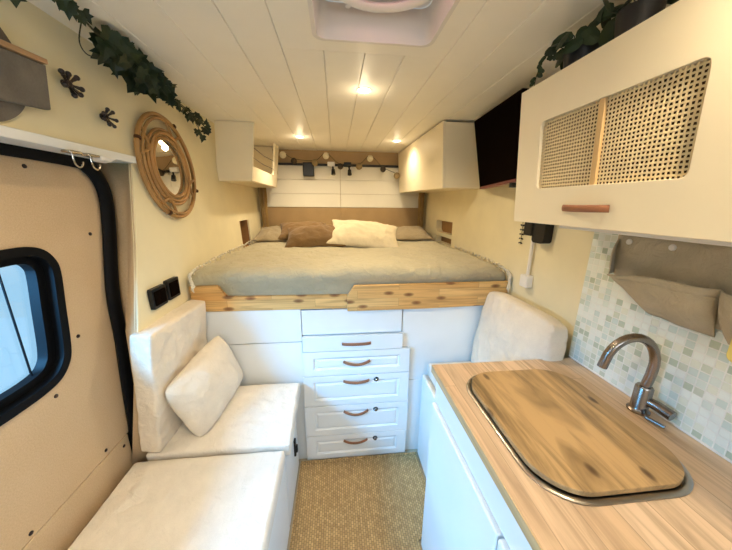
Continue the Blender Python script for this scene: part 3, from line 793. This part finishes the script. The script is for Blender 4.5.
# ------------------------------------------------------------------ ceiling lamps
def downlight(x, y, label, power):
    t = thing('ceiling_light', label, 'lamp', (x, y, ZC), 'recessed ceiling spots')
    MB().lathe([(.027, -.001), (.034, -.003), (.036, 0), (.036, .001)], (x, y, ZC-.0005), (0, 0, 1), 28).build('bezel', M['plastic'], t)
    MB().lathe([(0, -.0035), (.026, -.003), (.027, -.001)], (x, y, ZC-.0005), (0, 0, 1), 28).build('bulb', M['lamp'], t)
    l = bpy.data.lights.new('spot_glow', 'SPOT'); l.energy = power; l.color = (1.0, .82, .56); l.shadow_soft_size = .03; l.spot_size = radians(160); l.spot_blend = .8
    g = bpy.data.lights.new('bulb_glow', 'POINT'); g.energy = .4*power/WP; g.color = (1.0, .80, .52); g.shadow_soft_size = .02
    go = bpy.data.objects.new('bulb_light', g); C.objects.link(go); go.parent = t; go.location = (0, 0, -.05)
    lo = bpy.data.objects.new('lamp_light', l); C.objects.link(lo); lo.parent = t; lo.location = (0, 0, -.012)
    return t
WP = 25
downlight(.132, 1.376, 'round warm ceiling spot nearest the roof vent', WP)
downlight(-.257, 2.32, 'round warm ceiling spot above the left of the bed', WP)
downlight(.485, 2.35, 'round warm ceiling spot beside the closed right overhead cabinet', WP*.6)
downlight(-.35, .25, 'added unseen warm ceiling spot for more light, out of frame on the left', WP)  # unseen spot, added because the front of the van needs its light
downlight(.52, .25, 'added unseen warm ceiling spot for more light, out of frame on the right', WP)  # second unseen spot, added for the same extra light

# ------------------------------------------------------------------ roof vent
rv = thing('roof_vent', 'white square roof vent with a round fan ring in the ceiling', 'vent', (.125, .78, ZC))
q = MB(); top = [(x, y) for x, y in rrect(-.035, .575, .285, .985, .03)]
A = [q.bm.verts.new((x, y, ZC-.002)) for x, y in rrect(-.060, .552, .308, 1.008, .034)]
B = [q.bm.verts.new((x, y, ZC-.003)) for x, y in rrect(-.048, .564, .296, .996, .03)]
D = [q.bm.verts.new((x, y, ZC+.085)) for x, y in top]
for P_, Q_ in ((A, B), (B, D)):
    for k in range(len(P_)): q.bm.faces.new((P_[k], P_[(k+1) % len(P_)], Q_[(k+1) % len(Q_)], Q_[k]))
q.build('frame', M['vent'], rv, ang=40)
circ = [(.128+.148*cos(2*pi*k/48), .79+.148*sin(2*pi*k/48)) for k in range(48)]
MB().prism(rrect(-.036, .574, .286, .986, .03), [circ[::-1]], 'xy', ZC+.086, ZC+.092).build('plate', M['vent'], rv, smooth=False)
MB().tube([(.128+.162*cos(2*pi*k/48), .792+.162*sin(2*pi*k/48), ZC+.062) for k in range(48)], .013, 12, .8, closed=True, upv=(0, 0, 1)).build('ring', M['plastic'], rv)
MB().tube([(.128+.140*cos(2*pi*k/48), .79+.140*sin(2*pi*k/48), ZC+.080) for k in range(48)], .005, 8, closed=True, upv=(0, 0, 1)).build('inner_ring', M['redtrim'], rv)
MB().lathe([(.147, .093), (.135, .115), (.10, .13), (.05, .137), (0, .14)], (.128, .79, ZC), (0, 0, 1), 40).build('dome', M['dome'], rv)
for k in range(6):
    a = k*pi/3; q = MB()
    q.hexa([(.128+r_*cos(a+s_), .79+r_*sin(a+s_), ZC+.096+.006*h_) for r_, s_, h_ in ((.02, -.3, 0), (.12, -.16, -.5), (.12, .16, .5), (.02, .3, 0))],
           [(.128+r_*cos(a+s_), .79+r_*sin(a+s_), ZC+.098+.006*h_) for r_, s_, h_ in ((.02, -.3, 0), (.12, -.16, -.5), (.12, .16, .5), (.02, .3, 0))])
    q.build('fan_blade', M['dome'], rv)
for i in range(5):
    for j in range(3): MB().tube([(-.022+.012*i, .945+.012*j, ZC+.0855), (-.022+.012*i, .945+.012*j, ZC+.084)], .0042, 10).build('vent_hole', M['wrap'], rv)
MB().tube([(.045, .975, ZC+.085), (.045, .975, ZC+.07)], .008, 10).build('knob', M['plastic'], rv)

# ------------------------------------------------------------------ rattan mirror
ZM = 1.592; YM = 1.385
mi = thing('rattan_mirror', 'oval rattan-framed wall mirror hanging above the switches', 'mirror', (wx(ZM), YM, ZM))
def ell(ry, rz, dx, n=56, dy=0, dz=0): return [(wx(ZM+rz*sin(2*pi*k/n))+dx, YM+dy+ry*cos(2*pi*k/n), ZM+dz+rz*sin(2*pi*k/n)) for k in range(n)]
MB().tube(ell(.199, .207, .016), .0088, 10, closed=True).build('outer_hoop', M['rattan'], mi)
MB().tube(ell(.186, .193, .026), .006, 10, closed=True).build('outer_hoop', M['rattan'], mi)
MB().tube(ell(.150, .152, .018), .0068, 10, closed=True).build('middle_hoop', M['rattan'], mi)
MB().tube(ell(.136, .138, .024), .0068, 10, closed=True).build('middle_hoop', M['rattan'], mi)
MB().tube(ell(.118, .120, .022), .0070, 10, closed=True).build('inner_hoop', M['rattan'], mi)
q = MB(); E_ = ell(.112, .112, .012); q.bm.faces.new([q.bm.verts.new(p) for p in E_]); q.bm.faces.new([q.bm.verts.new((p[0]-.004, p[1], p[2])) for p in E_][::-1])
q.build('mirror_glass', M['mirror'], mi, smooth=False)
for k, a in enumerate((20, 65, 110, 155, 200, 245, 290, 335)):
    a = radians(a); b_ = a+radians(26)
    P_ = []
    for t in range(7):
        t /= 6; rr_ = .198-.055*sin(t*pi); an = a-radians(16)+radians(32)*t
        P_.append((wx(ZM+rr_*sin(an))+.022, YM+rr_*cos(an), ZM+rr_*sin(an)))
    if k % 2: MB().tube(P_, .0062, 8).build('cross_cane', M['rattan'], mi)
    pz = ZM+.205*sin(a); c0 = Vector((wx(pz)+.022, YM+.206*cos(a), pz))
    td = Vector((0, -sin(a), cos(a)))
    if k % 2: MB().tube([c0-td*.004, c0+td*.004], .0115, 10).build('binding', M['wrap'], mi)

# ------------------------------------------------------------------ wall hooks (dark splash shaped)
def splash_hook(y, z, s, seed, label):
    rnd = random.Random(seed); x = wx(z)
    t = thing('wall_hook', label, 'hook', (x, y, z), 'dark splash-shaped wall hooks')
    b = MB().sphere((x+.012, y, z), .013*s, 12, (.7, 1, 1))
    for k in range(7):
        a = k*2*pi/7+rnd.uniform(-.2, .2); L_ = s*rnd.uniform(.026, .042)
        d_ = Vector((0, cos(a), sin(a))); p0 = Vector((x+.012, y, z))
        pt = [p0+d_*L_*t_/4+Vector((.010*(t_/4)**1.5, 0, 0)) for t_ in range(5)]
        b.tube(pt, [.007*s, .0045*s, .004*s, .006*s, .0055*s], 8); b.sphere(pt[-1], .0085*s, 8)
    b.build('hook', M['bronze'], t); MB().lathe([(.01, 0), (.01, .008), (0, .008)], (x, y, z), (1, 0, 0), 10).build('mount', M['bronze'], t)
splash_hook(.965, 1.764, .85, 3, 'dark splash-shaped wall hook beside the grey felt organiser')
splash_hook(1.078, 1.712, .72, 8, 'smaller dark splash-shaped wall hook near the rattan mirror')

# felt wall organiser
fo = thing('wall_organizer', 'dark grey felt wall organiser with a wooden bar at upper left', 'organizer', (wx(1.7), .77, 1.7))
xx = wx(1.7)+.004
MB().lathe([(.127, 0), (.127, .005), (0, .005)], (xx, .72, 1.737), (1, 0, 0), 48).build('backing_disc', M['felt'], fo)
q = MB(); q.hexa([(xx+.005, .60, 1.645), (xx+.022, .60, 1.645), (xx+.022, .872, 1.672), (xx+.005, .872, 1.672)], [(xx+.005, .60, 1.755), (xx+.034, .60, 1.755), (xx+.028, .880, 1.775), (xx+.005, .880, 1.775)])
q.build('pocket', M['felt'], fo, bevel=.003)
q = MB(); q.hexa([(xx+.006, .60, 1.756), (xx+.040, .60, 1.756), (xx+.034, .880, 1.776), (xx+.006, .880, 1.776)], [(xx+.006, .60, 1.770), (xx+.040, .60, 1.770), (xx+.034, .880, 1.788), (xx+.006, .880, 1.788)])
q.build('wooden_bar', M['slatwood'], fo, bevel=.002)
MB().box((xx+.006, .70, 1.79), (xx+.012, .79, 1.80)).build('tab', M['slatwood'], fo, bevel=.002)

# wire hooks below the rail
for k, (y, lab) in enumerate(((.905, 'bent chrome wire hook under the white rail, the one nearer the camera'), (.965, 'bent chrome wire hook under the white rail, the one nearer the mirror'))):
    t = thing('wire_hook', lab, 'hook', (-.70, y, 1.583), 'wire hooks under the rail')
    x = -.715
    MB().tube(spline([(x, y, 1.583), (x, y, 1.562), (x, y+.004, 1.548), (x, y+.015, 1.541), (x, y+.026, 1.548), (x, y+.030, 1.558)], 6), .0022, 8).build('hook', M['chrome'], t)
    MB().box((x-.012, y-.020, 1.576), (x+.012, y+.022, 1.583)).build('mount', M['chrome'], t, bevel=.003)
q = MB(); q.hexa([(-.73, .995, 1.565), (-.705, .99, 1.570), (-.705, 1.03, 1.570), (-.73, 1.035, 1.566)], [(-.735, .985, 1.583), (-.70, .985, 1.583), (-.70, 1.05, 1.583), (-.735, 1.05, 1.583)])
o = q.build('tape_strip', M['plastic'], bevel=.003); recenter(o, (-.717, 1.02, 1.583)); tag(o, 'scrap of whitish tape under the rail beside the wire hooks', 'tape')

# black switches
def switch(y0, y1, z0, z1, label, rock):
    t = thing('light_switch', label, 'switch', (wx(z0), (y0+y1)/2, z0), 'black wall switches')
    x = wx((z0+z1)/2)
    p = MB().prism(rrect(y0, z0, y1, z1, .006, 3), [], 'yz', x, x+.016).build('plate', M['black'], t, bevel=.002)
    for k in range(rock):
        a = y0+.010+(y1-y0-.020)*k/rock; b_ = y0+.010+(y1-y0-.020)*(k+1)/rock-.002
        MB().box((x+.016, a, z0+.012), (x+.021, b_, z1-.012)).build('rocker', M['screen'], t, bevel=.002)
switch(1.075, 1.165, 1.050, 1.130, 'wide black wall switch nearer the sliding door', 2)
switch(1.178, 1.262, 1.052, 1.136, 'black wall switch plate nearer the bed', 1)

# ------------------------------------------------------------------ plants
def leaf(b, c, n, up, s, rnd):
    """lobed ivy leaf at c, facing n, pointing along up"""
    n = Vector(n).normalized(); up = Vector(up); up = (up-n*up.dot(n)).normalized(); r_ = up.cross(n)
    shape = [(0, 0), (.22, -.12), (.52, .02), (.36, .28), (.50, .50), (.22, .58), (.0, 1.0), (-.22, .58), (-.50, .50), (-.36, .28), (-.52, .02), (-.22, -.12)]
    cen = b.bm.verts.new(Vector(c)+up*(.35*s)-n*(.05*s)); V = []
    for u, v in shape:
        u *= rnd.uniform(.85, 1.12); v *= rnd.uniform(.92, 1.08)
        V.append(b.bm.verts.new(Vector(c)+r_*(u*s)+up*(v*s)+n*(s*(.10*abs(u)*2-.14*max(0, v)**2))))
    for k in range(len(V)): b.bm.faces.new((cen, V[k], V[(k+1) % len(V)]))
iv = thing('ivy_garland', 'trailing green ivy garland along the left ceiling corner', 'plant', (-.68, .9, 1.90))
rnd = random.Random(5)
path = [(-.60, .70, 1.915), (-.60, .78, 1.915), (-.62, .87, 1.912), (-.64, .95, 1.900), (-.65, 1.05, 1.885), (-.67, 1.20, 1.880), (-.68, 1.38, 1.880), (-.69, 1.52, 1.872), (-.69, 1.66, 1.862), (-.69, 1.76, 1.83)]
P_ = spline(path, 8)
st = MB().tube(P_, .0022, 6)
st.tube(spline([(p[0]+.01, p[1]+.01, p[2]-.012+.010*sin(i*2.1)) for i, p in enumerate(path)], 8), .0016, 6)
st.tube(spline([(-.69, 1.50, 1.870), (-.68, 1.58, 1.845), (-.69, 1.66, 1.81), (-.69, 1.69, 1.79)], 6), .0015, 6)
st.tube(spline([(-.64, .93, 1.90), (-.67, .95, 1.86), (-.68, .985, 1.845), (-.67, 1.02, 1.855)], 6), .0015, 6)
st.tube(spline([(-.69, 1.66, 1.86), (-.70, 1.68, 1.83), (-.70, 1.665, 1.80), (-.70, 1.64, 1.785)], 6), .0013, 6)
st.build('stem', M['stem'], iv)
lv = MB()
def dens():
    while True:
        y = rnd.uniform(.74, 1.78)
        p = 1.0 if .99 < y < 1.32 else (.30 if y >= 1.32 else .10)
        if rnd.random() < p: return y
def pathat(y):
    return min(P_, key=lambda q_: abs(q_.y-y))
for k in range(130):
    y = dens(); p = pathat(y); big = .98 < y < 1.33
    sp_ = (.030 if y < 1.2 else .020) if big else .012
    c0 = Vector((p.x+rnd.uniform(-.02, .05 if big else .015), y, p.z-abs(rnd.gauss(0, sp_))+(.022 if big else .006)))
    c0.z = min(c0.z, ZC-.014); c0.x = max(c0.x, wx(c0.z)+.02)
    s_ = rnd.uniform(.034, .062) if big else rnd.uniform(.024, .038)
    nrm = Vector((rnd.uniform(.2, 1), rnd.uniform(-1, .1), rnd.uniform(-.7, .3)))
    upd = Vector((rnd.uniform(-.1, .5), rnd.uniform(-.5, .8), rnd.uniform(-1, .1)))
    leaf(lv, c0, nrm, upd, s_, rnd)
for c0 in ((-.69, 1.69, 1.79), (-.70, 1.66, 1.81), (-.69, 1.72, 1.835), (-.60, .735, 1.90), (-.60, .82, 1.905), (-.61, .85, 1.895)):
    leaf(lv, c0, (.8, -.6, -.2), (.1, rnd.uniform(-.5, .5), -1), .038, rnd)
for v in lv.bm.verts: v.co.z = min(v.co.z, ZC-.003); v.co.x = max(v.co.x, wx(v.co.z)+.003)
lv.build('leaves', M['leaf'], iv, smooth=False, recalc=False)
# a short second strand at the very top left
iv2 = thing('ivy_sprig', 'small ivy sprig hanging at the top left corner above the organiser', 'plant', (-.69, .79, 1.90))
MB().tube(spline([(-.68, .66, 1.91), (-.68, .74, 1.905), (-.68, .80, 1.895)], 6), .002, 6).build('stem', M['stem'], iv2)
lv = MB()
for c0 in ((-.68, .765, 1.90), (-.68, .80, 1.892), (-.69, .73, 1.905)): leaf(lv, c0, (.9, -.4, -.1), (0, rnd.uniform(0, .4), -1), .042, rnd)
for v in lv.bm.verts: v.co.z = min(v.co.z, ZC-.003); v.co.x = max(v.co.x, wx(v.co.z)+.003)
lv.build('leaves', M['leaf'], iv2, smooth=False, recalc=False)

def roundleaf(b, c, n, up, s, wid=.42):
    n = Vector(n).normalized(); up = Vector(up); up = (up-n*up.dot(n)).normalized(); r_ = up.cross(n); V = []
    cen = b.bm.verts.new(Vector(c)+up*(.5*s)-n*.04*s)
    for k in range(10):
        a = 2*pi*k/10; V.append(b.bm.verts.new(Vector(c)+up*(s*(.5-.5*cos(a)))+r_*(s*wid*sin(a)*(1-.25*(1-cos(a))/2))-n*(.12*s*(1-cos(a)))))
    for k in range(10): b.bm.faces.new((cen, V[k], V[(k+1) % 10]))
def shelf_plant(y, label, seed, pot_r=.042, big=.05, nl=26, trail=True):
    rnd = random.Random(seed); x = .655
    t = thing('potted_plant', label, 'plant', (x, y, CZ1), None)
    MB().lathe([(0, 0), (pot_r*.78, 0), (pot_r, .062), (pot_r, .07), (pot_r*.9, .07), (pot_r*.85, .055), (0, .055)], (x, y, CZ1-.0015), (0, 0, 1), 24).build('pot', M['pot'], t)
    b = MB(); s2 = MB()
    for k in range(nl):
        a = rnd.uniform(0, 2*pi); r_ = rnd.uniform(.005, .055)
        c0 = Vector((x+r_*cos(a), y+r_*sin(a)*1.3, CZ1+rnd.uniform(.06, .105)))
        s2.tube([(x+.2*r_*cos(a), y+.2*r_*sin(a), CZ1+.055), c0], .0012, 5)
        roundleaf(b, c0, (rnd.uniform(-1, 0), rnd.uniform(-1, .2), rnd.uniform(-.2, 1)), (cos(a), sin(a), rnd.uniform(-.6, .4)), big*rnd.uniform(.6, 1))
    if trail:
        pts = spline([(x-.03, y+.04, CZ1+.07), (x-.045, y+.075, CZ1+.075), (x-.05, y+.10, CZ1+.04), (x-.045, y+.115, CZ1-.005)], 5)
        s2.tube(pts, .0012, 5)
        for i, p in enumerate(pts): roundleaf(b, p, (-.8, -.5, .1), (rnd.uniform(-.6, .6), rnd.uniform(-1, 1), -.2), .018)
    for v in b.bm.verts: v.co.z = min(v.co.z, ZC-.003); v.co.x = min(v.co.x, .88)
    for v in s2.bm.verts: v.co.z = min(v.co.z, ZC-.004)
    b.build('leaves', M['leaf_dark'], t, smooth=False, recalc=False); s2.build('stem', M['stem'], t)
shelf_plant(.80, 'trailing plant in a dark pot at the far end on top of the cane cabinet', 2)
shelf_plant(.655, 'large-leaved plant in a dark pot in the middle on top of the cane cabinet', 3, .040, .062, 14, False)
shelf_plant(.46, 'dark potted plant on the cane cabinet nearest the camera', 4, .042, .05, 14, False)

# ------------------------------------------------------------------ hanging linen pockets on the tiles
bg = thing('hanging_pocket', 'khaki linen storage pocket hanging below the cane cabinet over the tiles', 'storage bag', (.87, .55, 1.37))
def thin_sheet(name, fn, nu, nv, mat, parent, th=.003):
    b = MB(); G = [[b.bm.verts.new(fn(i/nu, j/nv)) for j in range(nv+1)] for i in range(nu+1)]
    for i in range(nu):
        for j in range(nv): b.bm.faces.new((G[i][j], G[i+1][j], G[i+1][j+1], G[i][j+1]))
    o = b.build(name, mat, parent, ang=180); s_ = o.modifiers.new('s', 'SOLIDIFY'); s_.thickness = th; return o
def back_fn(u, v):
    y = .79-.61*u; z = 1.374-.19*v*(1-max(0, 1-u/.3)**2*.35)
    return (.880+.004*sin(u*16)*v, y, z-.01*sin(u*pi)*v)
thin_sheet('back_cloth', back_fn, 40, 8, M['bag'], bg)
def pocket_fn(y0, y1, hem=0.0, vmax=1.0, far=0):
    def fn(u, v):
        # u along the mouth from the far end, v from mouth to the rounded bottom
        v = v*vmax
        dep = .012+.105*(1-(0 if far else max(0, 1-u/.66)**2.8))
        y = y0+(y1-y0)*(u+.10*v*(1-u)**2)
        zt = 1.246+.022*(1 if far else min(1, u/.5))
        z = zt-dep*v
        bul = .048*(1-.75*max(0, (u-.8)/.2)**2)*((1-.6*max(0, 1-u/.2)**2) if far else 1)
        x = .882-bul*(1-v**2.4)-.006*sin(v*pi)-.003*sin(u*15+v*3)-hem
        return (min(x, .8835), y, z+.002*noise.noise(Vector((y*30, v*5, 2))))
    return fn
thin_sheet('pocket', pocket_fn(.757, .515), 44, 18, M['bag'], bg)
thin_sheet('pocket', pocket_fn(.514, .24, far=1), 44, 18, M['bag'], bg)
thin_sheet('hem', pocket_fn(.757, .515, .003, .16), 44, 3, M['bag'], bg, .002)
def gusset_fn(u, v):
    a = Vector((.882, .790-.004*v, 1.358-.115*v)); b_ = Vector((.868-.034*v**.7, .782-.026*v, 1.345-.098*v))
    p = a.lerp(b_, u); p.y += .010*sin(u*pi)*sin(v*pi); return p
thin_sheet('side_fold', gusset_fn, 10, 14, M['bag'], bg)
for y in (.752, .640, .43): MB().lathe([(0, .004), (.006, .004), (.0085, .002), (.009, 0)], (.876, y, 1.346), (-1, 0, 0), 14).build('snap_button', M['plastic'], bg)

o = MB().prism(rrect(.38, 1.125, .464, 1.22, .016, 5), [], 'yz', .842, .852).build('hanging_tag', M['yellow'], bevel=.003)
recenter(o, (.847, .445, 1.22)); tag(o, 'pale yellow rounded board in front of the linen pocket at the right edge', 'board')

# ------------------------------------------------------------------ wall lamp fittings on the right wall
sc = thing('power_box', 'black socket box with white cable duct on the right wall under the cane cabinet', 'socket', (.89, 1.14, 1.3))
MB().prism(rrect(1.085, 1.292, 1.158, 1.42, .016, 5, (.016, .016, .004, .004)), [], 'yz', XR-.040, XR-.001).build('holder', M['black'], sc, bevel=.003)
MB().box((XR-.045, 1.159, 1.318), (XR-.001, 1.212, 1.42)).build('box', M['black'], sc, bevel=.003)
MB().box((XR-.020, 1.175, 1.12), (XR-.006, 1.188, 1.318)).build('duct', M['plastic'], sc, bevel=.004)
MB().box((XR-.034, 1.155, 1.078), (XR-.001, 1.205, 1.135)).build('junction', M['plastic'], sc, bevel=.004)
sg = thing('eucalyptus_sprig', 'thin dark leafy sprig hanging on the right wall left of the black box', 'plant', (XR-.008, 1.275, 1.38))
MB().tube([(XR-.008, 1.278, 1.40), (XR-.008, 1.274, 1.33), (XR-.009, 1.270, 1.265)], .0012, 6).build('stem', M['stem'], sg)
q = MB()
for k in range(6):
    z = 1.375-.020*k
    for s_ in (-1, 1): roundleaf(q, (XR-.010, 1.275, z), (-1, -.1, .1), (0, s_*1.0, .35-.15*k), .020-.001*k, .28)
q.build('leaves', M['pot'], sg, smooth=False, recalc=False)

# ------------------------------------------------------------------ things on the rear doors
o = MB().box((-.62, YR-.028, 1.792), (.63, YR-.004, 1.812)).build('hanging_rail', M['black'], bevel=.004)
recenter(o, (0, YR-.015, 1.793)); tag(o, 'black hanging rail across the top of the rear doors', 'rail')
o = MB().box((-.297, YR-.075, 1.692), (-.195, YR-.030, 1.815)).build('speaker_box', M['black'], bevel=.008)
recenter(o, (-.285, YR-.05, 1.665)); tag(o, 'small black box hanging from the rail on the left rear door', 'box')
for x, mt, lab in ((-.035, 'plastic', 'small clip lamp with a white clamp on the rear rail'), (.118, 'black', 'small all-black clip lamp on the rear rail beside the white one')):
    t = thing('clip_lamp', lab, 'lamp', (x, YR-.05, 1.80), 'clip lamps on the rear rail')
    MB().box((x-.034, YR-.068, 1.785), (x+.034, YR-.030, 1.825)).build('clamp', M[mt], t, bevel=.006)
    MB().tube([(x+.015, YR-.05, 1.785), (x+.018, YR-.055, 1.75)], .008, 8).build('arm', M['black'], t)
    MB().tube([(x+.018, YR-.055, 1.757), (x+.020, YR-.070, 1.712)], [.016, .020], 14).build('head', M['black'], t)
gl = thing('ball_garland', 'string of white and grey cotton balls strung across the rear rail', 'garland', (0, YR-.04, 1.85))
balls = [(-.468, 1.871, 'ltball'), (-.368, 1.818, 'dkball'), (-.180, 1.809, 'midball'), (-.08, 1.873, 'ltball'), (.050, 1.780, 'dkball'), (.223, 1.784, 'midball'), (.329, 1.861, 'ltball'), (.448, 1.764, 'dkball'), (.582, 1.71, 'midball')]
MB().tube(spline([(x, YR-.085, z+.022) for x, z, _ in balls], 8), .0022, 6).build('string', M['stem'], gl)
for x, z, mt in balls:
    bo = MB().sphere((x, YR-.075 if mt == 'ltball' else YR-.112, z), .030 if mt != 'dkball' else .027, 16).build('ball', M[mt], gl)
    tag(bo, {'ltball': 'white ball', 'midball': 'grey-brown ball', 'dkball': 'dark grey ball'}[mt])
# curtain bundles at both rear corners
def curtain(x, label):
    n = 14; out = []
    for k in range(n*2):
        a = 2*pi*k/(n*2); r_ = .030*(1+.22*(-1)**k); out.append((x+r_*cos(a)*.8, YR-.075+r_*sin(a)))
    b = MB(); rows = []
    for z, s_ in ((1.155, 1.1), (1.25, .95), (1.4, .9), (1.5, 1.0), (1.80, .8)):
        rows.append([b.bm.verts.new((x+(p-x)*s_, YR-.075+(q_-(YR-.075))*s_, z)) for p, q_ in out])
    for A, B in zip(rows, rows[1:]):
        for k in range(len(A)): b.bm.faces.new((A[k], A[(k+1) % len(A)], B[(k+1) % len(A)], B[k]))
    b.bm.faces.new(rows[0][::-1]); b.bm.faces.new(rows[-1])
    o = b.build('curtain', M['curtain'], ang=60); recenter(o, (x, YR-.075, 1.155)); tag(o, label, 'curtain', 'gathered rear door curtains')
curtain(-.665, 'narrow gathered ochre curtain in the left rear corner')
curtain(.845, 'narrow gathered ochre curtain in the right rear corner')

# ------------------------------------------------------------------ rug
rg = thing('jute_rug', 'woven tan jute rug on the floor in front of the drawers', 'rug', (.1, .7, 0))
MB().prism([(-.222, -.6), (.342, -.6), (.342, .88), (.452, .93), (.452, 1.315), (.10, 1.318), (-.222, 1.305)], [], 'xy', .001, .011).build('weave', M['jute'], rg, bevel=.003)
b = MB(); rr = random.Random(4); x = -.218
while x < .45:
    b.tube([(x, 1.300 if x < .1 else 1.312, .010), (x+.004, 1.318, .016+rr.uniform(0, .004))], .0055, 6); x += .0095
b.build('bound_edge', M['jute'], rg)
